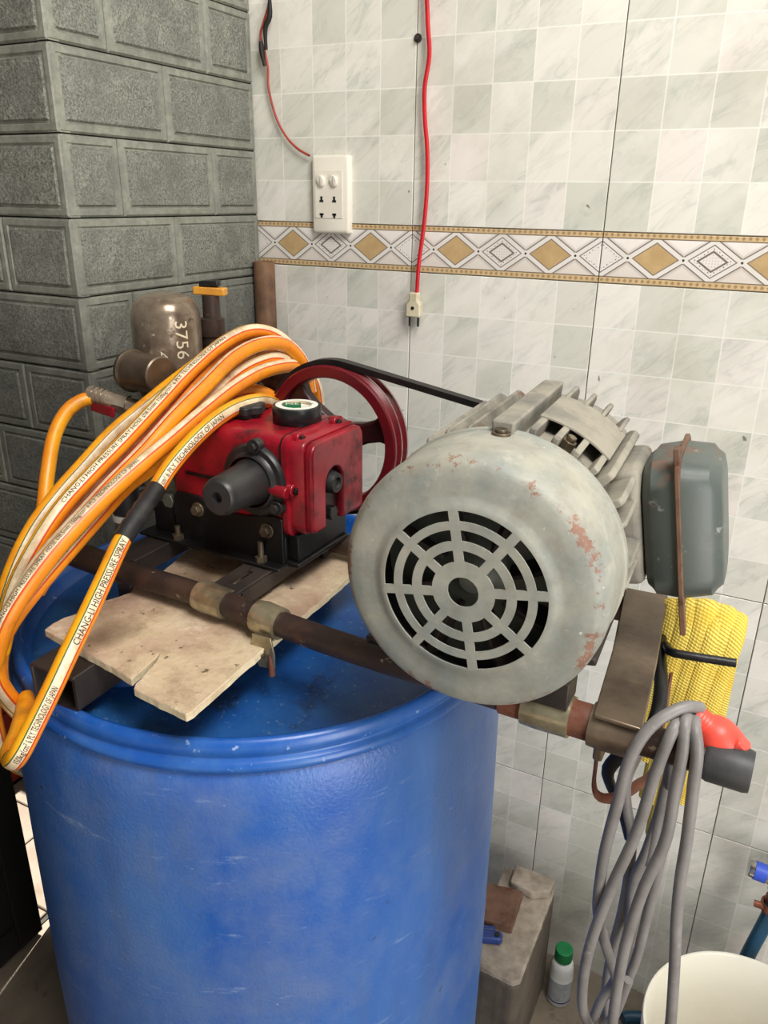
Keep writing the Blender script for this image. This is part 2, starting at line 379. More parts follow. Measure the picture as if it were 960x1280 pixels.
# ------------------------------------------------------------------ geometry helpers
def frame(d):
    d = Vector(d).normalized()
    a = Vector((0, 0, 1)) if abs(d.z) < .9 else Vector((1, 0, 0))
    x = a.cross(d).normalized(); y = d.cross(x)
    return x, y, d
class MB:
    """collects geometry, then links it as one mesh object"""
    def __init__(s): s.v = []; s.f = []; s.m = []; s.uv = {}
    def add(s, verts, faces, mi=0, uvs=None):
        o = len(s.v); s.v += [Vector(p) for p in verts]
        for i, f in enumerate(faces):
            if uvs: s.uv[len(s.f)] = uvs[i]
            s.f.append(tuple(k + o for k in f)); s.m.append(mi)
        return s
    def box(s, c, size, rot=None, mi=0):
        h = Vector(size)/2; R = rot.to_3x3() if rot is not None else Matrix.Identity(3)
        vs = [Vector(c) + R @ Vector((sx*h.x, sy*h.y, sz*h.z)) for sx in (-1, 1) for sy in (-1, 1) for sz in (-1, 1)]
        return s.add(vs, [(0, 1, 3, 2), (4, 6, 7, 5), (0, 4, 5, 1), (2, 3, 7, 6), (0, 2, 6, 4), (1, 5, 7, 3)], mi)
    def b2(s, lo, hi, mi=0):
        return s.box([(a+b)/2 for a, b in zip(lo, hi)], [b-a for a, b in zip(lo, hi)], None, mi)
    def lathe(s, prof, o=(0, 0, 0), d=(0, 0, 1), n=32, mi=0, a0=0, a1=2*PI):
        """prof: (radius, height) pairs along axis d from o"""
        x, y, z = frame(d); o = Vector(o); full = abs(a1-a0-2*PI) < 1e-6
        cnt = n if full else n+1; vs = []; fs = []
        for r, h in prof:
            for k in range(cnt):
                a = a0 + (a1-a0)*k/n
                vs.append(o + z*h + (x*math.cos(a) + y*math.sin(a))*max(r, 1e-5))
        for i in range(len(prof)-1):
            for k in range(n):
                k2 = (k+1) % cnt
                fs.append((i*cnt+k, i*cnt+k2, (i+1)*cnt+k2, (i+1)*cnt+k))
        return s.add(vs, fs, mi)
    def cyl(s, a, b, r, r2=None, n=20, mi=0, cap=True):
        a, b = Vector(a), Vector(b); L = (b-a).length; r2 = r if r2 is None else r2
        p = [(r, 0), (r2, L)]
        if cap: p = [(0, 0)] + p + [(0, L)]
        return s.lathe(p, a, b-a, n, mi)
    def prism(s, pts, z0, z1, mi=0, mi_side=None, fn=None):
        """vertical prism over a 2-D outline; fn maps (x, y, z) elsewhere"""
        n = len(pts); fn = fn or (lambda x, y, z: (x, y, z))
        vs = [fn(x, y, z0) for x, y in pts] + [fn(x, y, z1) for x, y in pts]
        s.add(vs, [tuple(range(n-1, -1, -1)), tuple(range(n, 2*n))], mi)
        return s.add(vs, [(k, (k+1) % n, n+(k+1) % n, n+k) for k in range(n)], mi if mi_side is None else mi_side)
    def tube(s, path, r, n=12, mi=0, cap=True, N0=None, mirror=False, ry=None):
        """sweeps a circle (or ellipse r x ry) along a path; uv.x = angle from N0 / 2pi, uv.y = length"""
        P = [Vector(p) for p in path]; fr = frames(P, N0); cnt = n; vs = []; fs = []; uvs = []
        L = [0]
        for i in range(1, len(P)): L.append(L[-1] + (P[i]-P[i-1]).length)
        rr = r if callable(r) else (lambda t: r)
        for i, p in enumerate(P):
            T, Nn, B = fr[i]; q = rr(i/(len(P)-1)); qy = q if ry is None else ry
            for k in range(n):
                a = 2*PI*k/n - PI
                vs.append(p + Nn*math.cos(a)*q + B*math.sin(a)*qy)
        sg = -1 if mirror else 1
        for i in range(len(P)-1):
            for k in range(n):
                k2 = (k+1) % n
                fs.append((i*n+k, i*n+k2, (i+1)*n+k2, (i+1)*n+k))
                u0, u1 = (k/n-.5)*sg, ((k+1)/n-.5)*sg
                uvs.append([(u0, L[i]), (u1, L[i]), (u1, L[i+1]), (u0, L[i+1])])
        s.add(vs, fs, mi, uvs)
        if cap:
            e = (len(P)-1)*n
            s.add(vs, [tuple(range(n-1, -1, -1)), tuple(range(e, e+n))], mi)
        return s
    def build(s, name, mats, parent=None, smooth=40, bevel=0, seg=2, loc=None):
        me = bpy.data.meshes.new(name)
        me.from_pydata([tuple(v) for v in s.v], [], s.f)
        mats = mats if isinstance(mats, (list, tuple)) else [mats]
        for m in mats: me.materials.append(M[m] if isinstance(m, str) else m)
        me.polygons.foreach_set('material_index', s.m)
        if s.uv:
            L = me.uv_layers.new(name='UVMap')
            for fi, u in s.uv.items():
                p = me.polygons[fi]
                for k, li in enumerate(p.loop_indices): L.data[li].uv = u[k]
        bm = bmesh.new(); bm.from_mesh(me)
        bmesh.ops.remove_doubles(bm, verts=bm.verts, dist=1e-6)
        bmesh.ops.recalc_face_normals(bm, faces=bm.faces)
        bm.to_mesh(me); bm.free()
        if smooth:
            me.polygons.foreach_set('use_smooth', [True]*len(me.polygons))
            me.set_sharp_from_angle(angle=math.radians(smooth))
        me.update()
        return link(name, me, parent, bevel, seg, loc)
def link(name, me, parent=None, bevel=0, seg=2, loc=None):
    o = bpy.data.objects.new(name, me); COL.objects.link(o)
    if parent is not None: o.parent = parent
    if loc is not None: o.location = loc
    if bevel:
        b = o.modifiers.new('bevel', 'BEVEL'); b.width = bevel; b.segments = seg; b.limit_method = 'ANGLE'
        b.angle_limit = math.radians(35); b.harden_normals = False
    return o
def frames(P, N0=None):
    out = []; Nn = None
    for i in range(len(P)):
        T = (P[min(i+1, len(P)-1)] - P[max(i-1, 0)]).normalized()
        if N0 is not None:
            v = N0[i] if isinstance(N0, list) else Vector(N0)
            Nn = (v - T*v.dot(T)).normalized()
        elif Nn is None:
            Nn = frame(T)[0]
        else:
            Nn = (Nn - T*Nn.dot(T)).normalized()
        out.append((T, Nn, T.cross(Nn)))
    return out
def spline(pts, step=.008):
    """Catmull-Rom through the points, resampled evenly; also returns length at each control point"""
    P = [Vector(p) for p in pts]; Q = [P[0]*2-P[1]] + P + [P[-1]*2-P[-2]]; out = []; marks = []
    for i in range(1, len(Q)-2):
        a, b, c, d = Q[i-1:i+3]; n = max(2, int((c-b).length/step)+1)
        marks.append(len(out))
        for k in range(n):
            t = k/n
            out.append(.5*((2*b) + (c-a)*t + (2*a-5*b+4*c-d)*t*t + (3*b-a-3*c+d)*t**3))
    marks.append(len(out)); out.append(P[-1])
    return out, marks
def thing(name, label, cat, loc=(0, 0, 0), rot=(0, 0, 0), group=None):
    o = bpy.data.objects.new(name, None); COL.objects.link(o); o.empty_display_size = .05
    o.location = loc; o.rotation_euler = rot
    return tag(o, label, cat, group)
def tag(o, label, cat, group=None):
    o['label'] = label; o['category'] = cat
    if group: o['group'] = group
    return o
def structure(o): o['kind'] = 'structure'; return o
def note(o, label): o['label'] = label; return o
def text_geo(body, size, align='LEFT'):
    cu = bpy.data.curves.new('lettering', 'FONT'); cu.body = body; cu.size = size; cu.align_x = align; cu.resolution_u = 2
    o = bpy.data.objects.new('lettering', cu); COL.objects.link(o)
    bpy.context.view_layer.update()
    me = bpy.data.meshes.new_from_object(o.evaluated_get(bpy.context.evaluated_depsgraph_get()))
    vs = [v.co.copy() for v in me.vertices]; fs = [tuple(p.vertices) for p in me.polygons]
    bpy.data.objects.remove(o); bpy.data.curves.remove(cu)
    bm = bmesh.new(); bm.from_mesh(me)          # cut tall strokes so that they can bend round a surface
    for k in range(1, 9):
        bmesh.ops.bisect_plane(bm, geom=bm.verts[:] + bm.edges[:] + bm.faces[:], plane_co=(0, size*(-.2 + .12*k), 0), plane_no=(0, 1, 0))
    bm.to_mesh(me); bm.free()
    vs = [v.co.copy() for v in me.vertices]; fs = [tuple(q.vertices) for q in me.polygons]
    bpy.data.meshes.remove(me)
    return vs, fs

# ================================================================== SETTING
# tile wall: core + separate tiles with recessed joints
core = MB().b2((-.29, .0025, -.05), (1.802, .16, 2.9)).build('wall_back', 'grout', smooth=0)
structure(core)
def slab_mesh(name, w_, h_, t_, mat, ch=.0007):
    """tile standing in the xz plane, front face at y = 0, chamfered edges"""
    b = MB()
    def ring(i, y): return [(i, y, i), (w_-i, y, i), (w_-i, y, h_-i), (i, y, h_-i)]
    vs = ring(0, t_) + ring(0, ch) + ring(ch, 0)
    fs = [(8, 9, 10, 11)]
    for k in range(2):
        for j in range(4): fs.append((k*4+j, k*4+(j+1) % 4, (k+1)*4+(j+1) % 4, (k+1)*4+j))
    b.add(vs, fs)
    me = bpy.data.meshes.new(name); me.from_pydata([tuple(v) for v in b.v], [], b.f); me.materials.append(M[mat]); me.update()
    return me
def lay(name, mesh, x, z, parent):
    return link(name, mesh, parent, loc=(x, 0, z))
g = .0008
big = slab_mesh('wall_tile', .3-2*g, .45-2*g, .006, 'tile')
strip = slab_mesh('border_tile', .3-2*g, .07-2*g, .006, 'border')
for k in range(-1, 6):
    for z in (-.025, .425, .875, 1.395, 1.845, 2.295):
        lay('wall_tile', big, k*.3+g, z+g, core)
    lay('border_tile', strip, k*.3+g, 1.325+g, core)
# grey stone pier on the left: core + blocks with chiselled margins
pier = MB().b2((-.608, -.400, -.05), (-.310, .16, 2.9)).build('wall_left', 'mortar', smooth=0)
structure(pier)
def block_mesh(w_, h_):
    """block face in local (x along, z up), outward -y"""
    b = MB(); e = .0009
    def ring(i, n): return [(e+i, -n, e+i), (w_-e-i, -n, e+i), (w_-e-i, -n, h_-e-i), (e+i, -n, h_-e-i)]
    R = [ring(0, -.019), ring(0, -.003), ring(.0025, 0), ring(.0095, .0003), ring(.0112, -.0022), ring(.0130, -.0018), ring(.0155, .0014)]
    vs = [p for r in R for p in r]; fs = []; mi = []
    for k in range(len(R)-1):
        for j in range(4):
            fs.append((k*4+j, k*4+(j+1) % 4, (k+1)*4+(j+1) % 4, (k+1)*4+j)); mi.append(1 if k < 5 else 0)
    # rough panel: slightly uneven grid
    nx, nz = 6, 4; x0, x1, z0, z1 = e+.0155, w_-e-.0155, e+.0155, h_-e-.0155; base = len(vs)
    for j in range(nz+1):
        for i in range(nx+1):
            edge = i in (0, nx) or j in (0, nz)
            vs.append((x0+(x1-x0)*i/nx, -.0014 - (0 if edge else random.uniform(-.0006, .0014)), z0+(z1-z0)*j/nz))
    for j in range(nz):
        for i in range(nx):
            a = base+j*(nx+1)+i; fs.append((a, a+1, a+nx+2, a+nx+1)); mi.append(0)
    me = bpy.data.meshes.new('stone_block'); me.from_pydata(vs, [], fs)
    me.materials.append(M['stone']); me.materials.append(M['stone_edge'])
    me.polygons.foreach_set('material_index', mi); me.update()
    return me
_bm = {}
def block(w_, h_, loc, rz):
    k = (round(w_, 3), round(h_, 3), random.randint(0, 2))
    if k not in _bm: _bm[k] = block_mesh(w_, h_)
    o = link('stone_block', _bm[k], pier, loc=loc); o.rotation_euler = (0, 0, rz)
for r in range(0, 23):
    z = .005 + .1*r
    # face towards the drum (normal +x): local x runs along +y
    cuts = [-.418, -.319, -.118, -.002] if r % 2 == 0 else [-.418, -.217, -.016, -.002]
    if r % 2: cuts = [-.418, -.217, -.002]
    for a, b_ in zip(cuts, cuts[1:]): block(b_-a, .1, (-.292, a, z), PI/2)
    # face towards the camera (normal -y): local x runs along +x
    cuts = [-.606, -.502, -.292] if r % 2 == 0 else [-.606, -.423, -.292]
    for a, b_ in zip(cuts, cuts[1:]): block(b_-a, .1, (a, -.418, z), 0)
# floor: slab + square paving slabs
fl = MB().b2((-.62, -3.2, -.12), (3.2, .02, -.006)).build('floor', 'concrete_side', smooth=0)
structure(fl)
fm = slab_mesh('floor_slab', .397, .397, .02, 'floor', .0015)
for i in range(-2, 5):
    for j in range(4):
        o = link('floor_slab', fm, fl, loc=(i*.4+.18+.0015, -.4*(j+1)+.0015, 0)); o.rotation_euler = (PI/2, 0, 0)
        o.rotation_euler = (-PI/2, 0, 0); o.location = (i*.4+.1815, -.4*j-.3985, 0)
ce = MB()    # unseen roof added to stop the sun; opening added to sunlight the floor
for lo, hi in (((-.62, -2.1, 2.9), (3.0, -.50, 3.0)), ((-.62, -.03, 2.9), (3.0, .16, 3.0)), ((-.62, -.50, 2.9), (.95, -.03, 3.0)), ((1.75, -.50, 2.9), (3.0, -.03, 3.0))): ce.b2(lo, hi)
ce = ce.build('ceiling', 'white_paint', smooth=0); structure(ce)
# unseen sunlit yard, added for its sheen on the drum
yd = MB().b2((-.62, -9, -.12), (7, -3.2, -.004)).build('ground', 'pave', smooth=0); structure(yd)
# black gate on the left with a narrow bright gap at its far edge
gate = MB().b2((-.628, -1.75, .012), (-.606, -.446, 2.3)).build('door_1', 'gate', bevel=.002, smooth=0)
structure(gate)
MB().b2((-.606, -.50, .012), (-.598, -.446, 2.3)).build('gate_stile', 'gate', gate, bevel=.002)
MB().b2((-.606, -1.75, .012), (-.599, -.50, .075)).build('gate_rail', 'gate', gate, bevel=.002)
MB().b2((-.606, -1.75, .95), (-.599, -.50, 1.01)).build('gate_rail', 'gate', gate, bevel=.002)
# outside, seen through the gap
og = MB().b2((-6, -4, -.14), (-.63, 4, -.012)).build('ground', 'mortar', smooth=0); structure(og)
pm = slab_mesh('paving_slab', .196, .196, .02, 'pave', .002)
for i in range(8):
    for j in range(9):
        o = link('paving_slab', pm, og, loc=(-.636-.2*(i+1), -.8+.2*j, -.004)); o.rotation_euler = (-PI/2, 0, 0)
ow = MB().b2((-3.2, .06, -.05), (-.64, .14, .56)).build('trim_1', 'white_paint', bevel=.004); structure(ow)
cr = thing('crate', 'coral red plastic crate outside in the sun behind the black gate', 'crate', (-1.16, -.13, -.004))
b = MB(); b.b2((-.17, -.11, 0), (.13, .11, .012))
for lo, hi in (((-.17, -.11, 0), (.13, -.098, .24)), ((-.17, .098, 0), (.13, .11, .24)), ((-.17, -.11, 0), (-.158, .11, .24)), ((.118, -.11, 0), (.13, .11, .24))): b.b2(lo, hi)
b.build('crate_shell', 'red_crate', cr, bevel=.003)
b = MB()
for lo, hi in (((-.178, -.118, .222), (.138, -.106, .246)), ((-.178, .106, .222), (.138, .118, .246)), ((-.178, -.118, .222), (-.166, .118, .246)), ((.126, -.118, .222), (.138, .118, .246))): b.b2(lo, hi)
b.build('crate_rim', 'red_crate', cr, bevel=.003)

# ================================================================== DRUM
drum = thing('plastic_drum', 'large scuffed blue plastic drum standing on the floor under the machines', 'drum', (.035, -.4857, 0))
body = [(0, .012), (.24, .012), (.272, .004), (.284, .002), (.292, .012), (.297, .05), (.300, .12), (.303, .25), (.304, .5), (.3025, .72), (.3005, .84), (.2985, .90), (.2955, .926), (.2915, .938), (.2885, .9425)]
MB().lathe(body, n=96).build('drum_body', 'drum', drum, smooth=50)
rim = [(.2880, .9420), (.2925, .9428), (.2948, .9460), (.2945, .9500), (.2918, .9535), (.2888, .9555), (.2880, .9580), (.2898, .9605), (.2905, .9645), (.2893, .9700), (.2862, .9745), (.2825, .9752), (.2790, .9735), (.2768, .967), (.2745, .958), (.270, .951)]
MB().lathe(rim, n=96).build('drum_rim', 'drum_rim', drum, smooth=60)
lid = [(.2735, .950), (.268, .9535), (.258, .9545), (.12, .9575), (.11, .9575), (0, .9575)]
o = MB().lathe(lid, n=96).build('drum_lid', 'lid', drum, smooth=50)
note(o, 'recessed dusty dark blue lid with oily stains')
for a in (75, 255):
    c = Vector((math.cos(math.radians(a))*.19, math.sin(math.radians(a))*.19, .956))
    MB().lathe([(0, .012), (.03, .012), (.034, .008), (.036, 0)], c, n=28).build('bung_cap', 'lid', drum)

# ================================================================== FRAME ON THE DRUM
PZ = 1.042
tb = thing('steel_box_tube', 'short open-ended dark steel box tube lying on the drum rim under the board', 'steel tube', (-.0085, -.770, .975), (0, 0, math.radians(1)))
b = MB()
W2, H2, T2, L2 = .0285, .038, .003, .50
for lo, hi in (((-W2, 0, 0), (W2, L2, T2)), ((-W2, 0, H2-T2), (W2, L2, H2)), ((-W2, 0, T2), (-W2+T2, L2, H2-T2)), ((W2-T2, 0, T2), (W2, L2, H2-T2))): b.b2(lo, hi)
b.build('tube_wall', 'dark_steel', tb, bevel=.0012)
# cracked cement board
left = [(-.062, -.729), (-.065, -.716), (-.064, -.702), (-.059, -.69), (-.056, -.674), (-.055, -.655), (-.048, -.641), (-.044, -.626), (-.052, -.613), (-.049, -.6), (-.05, -.565), (-.056, -.538), (-.063, -.509), (-.066, -.45), (-.055, -.40), (.135, -.40), (.151, -.455), (.153, -.503), (.154, -.592), (.156, -.655), (.157, -.703), (.159, -.741), (.160, -.765), (.158, -.772), (.125, -.769), (.091, -.764), (.087, -.757), (.086, -.749), (.083, -.739), (.081, -.729), (.078, -.720), (.0705, -.706), (.0735, -.715), (.0745, -.724), (.0765, -.735), (.0775, -.745), (.079, -.754), (.047, -.747), (.011, -.742), (-.021, -.736)]
bd = MB()
def jag(poly):
    out = []
    for (a, b_), (c, d) in zip(poly, poly[1:]+poly[:1]):
        n = max(1, int(math.hypot(c-a, d-b_)/.008))
        for k in range(n):
            t = k/n; j = .0006 if k else 0
            out.append((a+(c-a)*t+random.uniform(-j, j), b_+(d-b_)*t+random.uniform(-j, j)))
    return out
bd.prism(jag(left), 0, .0085, 0, 1)
bo = bd.build('cement_board', ['board', 'board_edge'], smooth=0, bevel=.0012, seg=1)
bo.location = (0, 0, 1.0134)
tag(bo, 'broken cream cement board with a crack, lying under the pump and the front pipe', 'board')

fr = thing('pipe_frame', 'brown steel pipe frame carrying the pump and the motor across the drum', 'frame', (0, 0, 0))
fpath, _ = spline([(-.150, -.612, PZ), (-.047, -.620, PZ), (.051, -.6235, PZ), (.141, -.632, PZ), (.225, -.640, PZ), (.330, -.6445, PZ), (.450, -.6475, PZ), (.562, -.650, PZ)], .02)
o = MB().tube(fpath, .0130, 24).build('front_pipe', 'pipe', fr)
bpath = [(-.10, -.435, PZ), (.561, -.441, PZ)]
MB().tube(bpath, .0130, 24).build('back_pipe', 'pipe', fr)
def sleeve(name, mat, x0, x1, y0, y1, r, jit=.0):
    return MB().lathe([(r-.004, 0), (r, 0), (r+jit, .3*abs(x1-x0)), (r, abs(x1-x0)), (r-.004, abs(x1-x0))], (x0, y0, PZ), (x1-x0, y1-y0, 0), 24).build(name, mat, fr)
note(MB().lathe([(0, 0), (.0155, 0), (.0165, .004), (.0165, .030), (.0150, .033), (.0135, .033)][::-1], (.594, -.651, PZ), (-1, .02, 0), 28).build('rubber_grip', 'grip', fr), 'dark grey rubber end grip')
note(MB().lathe([(0, 0), (.0155, 0), (.0165, .004), (.0165, .030), (.0135, .033)], (.574, -.441, PZ), (-1, .01, 0), 28).build('rubber_grip', 'grip', fr), 'dark grey rubber end grip')
sleeve('pipe_collar', 'pipe', -.150, -.058, -.612, -.6195, .0152)
c1 = sleeve('pipe_clamp', 'zinc', .055, .093, -.6240, -.6275, .0163, .0008); note(c1, 'dirty zinc strap clamp at the slotted bar')
c2 = sleeve('pipe_clamp', 'zinc', .1335, .1640, -.6315, -.6345, .0162, .0012); note(c2, 'zinc strap clamp with folded tail and bolt')
b = MB()
b.prism([(-.011, 0), (.011, 0), (.013, -.020), (.011, -.038), (-.008, -.040), (-.014, -.018)], -.0012, .0012, fn=lambda x, y, z: (.1535+x, -.6535+z-.12*y, 1.036+y))
b.build('clamp_tail', 'zinc', c2, bevel=.0008)
b = MB(); b.cyl((.154, -.655, 1.016), (.154, -.6515, 1.016), .0058, n=6); b.cyl((.154, -.660, 1.016), (.154, -.646, 1.016), .0030, n=10); b.build('clamp_bolt', 'bolt', c2)
b = MB(); b.cyl((.1605, -.649, 1.020), (.1605, -.649, .990), .0035, n=10); b.build('clamp_bolt', 'rust_red', c2)
c3 = sleeve('pipe_clamp', 'zinc', .418, .458, -.6470, -.6480, .0175, .0006); note(c3, 'dull brass-coloured clamp under the motor foot')
note(sleeve('rusty_sleeve', 'rust_red', .398, .476, -.6460, -.6482, .0152), 'red rust section of pipe')
c4 = sleeve('pipe_clamp', 'brown_steel', .474, .512, -.6482, -.6492, .0180, .0008); note(c4, 'wide brown sheet clamp under the cross plate')
for x, y in ((-.060, -.610), (.090, -.437), (-.085, -.435)):
    MB().b2((x-.010, y-.010, .9572), (x+.010, y+.010, 1.034)).build('support_post', 'dark_steel', fr, bevel=.0012)
# slotted bar under the pump, tied to the front pipe
b = MB()
sx, sl = .0185, .0045
ybar0, ybar1, zb = -.622, -.40, 1.049
b.b2((.081-sx, ybar0, zb), (.081-sl, ybar1, zb+.004)); b.b2((.081+sl, ybar0, zb), (.081+sx, ybar1, zb+.004))
b.b2((.081-sl, ybar0, zb), (.081+sl, -.603, zb+.004)); b.b2((.081-sl, -.568, zb), (.081+sl, ybar1, zb+.004))
b.b2((.081+sx-.003, ybar0+.012, zb-.018), (.081+sx, ybar1, zb))
b.build('slotted_bar', 'dark_steel', fr, bevel=.0008)
b = MB(); b.b2((-.085, -.610, zb), (-.049, -.40, zb+.004)); b.b2((-.052, -.61, zb-.018), (-.049, -.40, zb)); b.build('slotted_bar', 'dark_steel', fr, bevel=.0008)
b = MB().b2((.262, -.640, 1.0555), (.300, -.43, 1.0595)).build('slotted_bar', 'dark_steel', fr, bevel=.0008)
# wide cross plate, folded over both pipes at the right
b = MB()
pl = [(.477, -.664), (.515, -.666), (.509, -.560), (.4985, -.428), (.456, -.430), (.470, -.56)]
b.prism(pl, 1.0585, 1.0625); b.build('cross_plate', 'brown_steel', fr, bevel=.0012)
b = MB(); b.b2((.479, -.655, 1.012), (.487, -.640, 1.0325)); b.build('cross_plate_weld', 'brown_steel', fr, bevel=.002)
p, _ = spline([(.4960, -.405, 1.034), (.503, -.486, 1.036), (.5165, -.567, 1.036), (.5165, -.604, 1.022), (.500, -.603, .995), (.4865, -.602, .966), (.492, -.600, .946), (.503, -.600, .928), (.5145, -.600, .896)], .01)
note(MB().tube(p, .0062, 10, ry=.003).build('bent_bar', 'black_iron', fr), 'dark bent flat bar beside the cross plate')
p, _ = spline([(.508, -.486, 1.038), (.515, -.512, 1.047), (.528, -.514, 1.048), (.571, -.508, 1.049)], .006)
note(MB().tube(p, .0042, 12).build('hook_rod', 'black_iron', fr), 'straight dark rod stub pointing right')
p, _ = spline([(.478, -.628, 1.030), (.4785, -.624, .985), (.4790, -.622, .962), (.4835, -.619, .949), (.495, -.610, .944), (.510, -.585, .9435), (.520, -.560, .950), (.522, -.545, .99), (.520, -.53, 1.035)], .006)
note(MB().tube(p, 0.0058, 8, N0=(0, 1, 0), ry=.0016).build('stand_leg', 'rust_red', fr), 'rusty flat bar bent into a foot')

# ================================================================== PUMP
PO = Vector((.110, -.548, 1.0535)); PR = math.radians(-2)
pump = thing('plunger_pump', 'red plunger spray pump with black shaft cover and spoked drive wheel, on the drum', 'pump', PO, (0, 0, PR))
PM = Matrix.Translation(PO) @ Matrix.Rotation(PR, 4, 'Z'); PI_ = PM.inverted()
def pl_(x, y, z): return PI_ @ Vector((x, y, z))
dz = -.0085   # heights below were taken from the pipe top
# base: black angle irons
b = MB(); b.b2((-.205, -.012, 0), (.002, .018, .004)); b.b2((-.195, .006, .004), (-.001, .011, .040)); b.b2((-.205, .095, 0), (.002, .125, .004)); b.b2((-.195, .108, .004), (-.001, .113, .040))
b.build('base_angle', 'black_iron', pump, bevel=.0012)
b = MB(); b.b2((-.006, .006, .0), (.016, .11, .006)); b.b2((-.004, .012, .006), (.012, .112, .038)); b.build('base_end_bar', 'black_iron', pump, bevel=.0015)
b = MB()
b.prism([(-.155, .0), (-.001, .0), (-.001, .056), (-.010, .060), (-.052, .052), (-.100, .052), (-.118, .062), (-.152, .062), (-.158, .05)], .001, .006, fn=lambda x, y, z: (x, z, y))
b.build('side_bracket', 'black_iron', pump, bevel=.0012)
for x, z in ((-.021, .041), (-.119, .046)):
    b = MB(); b.cyl((x, .001, z), (x, -.0015, z), .0085, n=20); b.cyl((x, -.0015, z), (x, -.007, z), .0060, n=6); b.build('bracket_bolt', 'bolt', pump, bevel=.0005)
b = MB(); b.cyl((-.028, -.004, .004), (-.028, -.004, .028), .0035, n=12); b.cyl((-.028, -.004, .004), (-.028, -.004, .010), .0068, n=6); b.build('base_stud', 'bolt', pump)
b = MB(); b.cyl((-.15, -.004, .004), (-.15, -.004, .020), .0035, n=12); b.cyl((-.15, -.004, .004), (-.15, -.004, .010), .0068, n=6); b.build('base_stud', 'bolt', pump)
# crankcase
def rrect(x0, x1, y0, y1, r, n=5):
    out = []
    for cx, cy, a in ((x1-r, y1-r, 0), (x0+r, y1-r, 90), (x0+r, y0+r, 180), (x1-r, y0+r, 270)):
        for k in range(n+1):
            t = math.radians(a+90*k/n); out.append((cx+r*math.cos(t), cy+r*math.sin(t)))
    return out
b = MB(); b.prism(rrect(.004, .118, .034, .148, .012), -.155, -.0018, fn=lambda x, y, z: (z, x, y))
b.build('crankcase', 'red', pump, bevel=.002, smooth=40)
b = MB(); b.prism([(-.135, .086), (-.098, .086), (-.070, .091), (-.070, .094), (-.100, .0892), (-.135, .0892)], .0015, .005, fn=lambda x, y, z: (x, z, y)); b.build('casting_seam', 'black_iron', pump)
b = MB(); b.prism(rrect(.002, .120, .032, .150, .013), -.0022, -.0002, fn=lambda x, y, z: (z, x, y)); b.build('gasket', 'black_iron', pump)
cov = MB()
O1, O2, O3 = rrect(.002, .120, .045, .150, .014), rrect(.002, .120, .045, .150, .014), rrect(.010, .113, .052, .142, .016)
def loft(mb, rings, mi=0, cap0=True, cap1=True):
    n = len(rings[0]); vs = [p for r in rings for p in r]; fs = []
    for k in range(len(rings)-1):
        for j in range(n): fs.append((k*n+j, k*n+(j+1) % n, (k+1)*n+(j+1) % n, (k+1)*n+j))
    if cap0: fs.append(tuple(range(n-1, -1, -1)))
    if cap1: fs.append(tuple(range((len(rings)-1)*n, len(rings)*n)))
    mb.add(vs, fs, mi); return mb
def ring(o, x): return [(x, y, z) for y, z in o]
A1 = rrect(.002, .120, .036, .150, .013); A2 = rrect(.006, .117, .040, .147, .013); A3 = rrect(.010, .114, .044, .143, .013)
loft(cov, [ring(A1, 0), ring(A1, .006), ring(A2, .0075), ring(A2, .022), ring(rrect(.0075, .1160, .0415, .1455, .013), .0245)])
cv = cov.build('rear_cover', 'red', pump, smooth=50)
def corner(cy, cz, a, r=.012, n=5): return [(cy+r*math.cos(math.radians(a+90*k/n)), cz+r*math.sin(math.radians(a+90*k/n))) for k in range(n+1)]
pi_ = [(.036, .0435), (.036, .092)] + [(.053-.017*math.cos(t*PI/10), .092+.017*math.sin(t*PI/10)) for t in range(1, 10)] + [(.070, .092), (.070, .0435)]
pi_ += corner(.1145-.008, .0435+.008, 270, .008) + corner(.1145-.014, .144-.014, 0, .014) + corner(.009+.014, .144-.014, 90, .014) + corner(.009+.008, .0435+.008, 180, .008)
b = MB(); b.prism(pi_, .0235, .0340, fn=lambda x, y, z: (z, x, y)); b.build('cover_boss', 'red', cv, bevel=.0028, seg=3, smooth=40)
# recessed arch with sight glass and drain
b = MB(); b.b2((.0240, .0365, .0440), (.0255, .0695, .1080)); note(b.build('sight_recess', 'wheel_dark', cv), 'recess between the lobes, shade painted dark red')  # dark panel paints the shade on the recess floor
b = MB(); b.lathe([(0, .009), (.006, .009), (.0068, .012), (.0105, .012), (.0125, .007), (.0128, 0)], (.0255, .053, .091), (1, 0, 0), 24); note(b.build('sight_glass', 'black_rubber', cv), 'round dark oil sight glass')
b = MB(); b.cyl((.0255, .050, .056), (.0345, .050, .056), .0085, n=6); b.build('drain_bolt', 'black_iron', cv, bevel=.0008)
for y, z in ((.020, .1455), (.092, .1465), (.006, .092), (.113, .060)):
    b = MB(); b.cyl((.004, y, z), (.0135, y, z), .0072, n=18); b.build('bolt_boss', 'red', cv, bevel=.001)
    b = MB(); b.cyl((.0135, y, z), (.0175, y, z), .0045, n=6); b.build('cover_bolt', 'black_iron', cv, bevel=.0006)
b = MB(); b.cyl((-.022, -.002, .094), (.010, -.002, .091), .0068, n=16); b.build('bolt_boss', 'red', pump, bevel=.001)
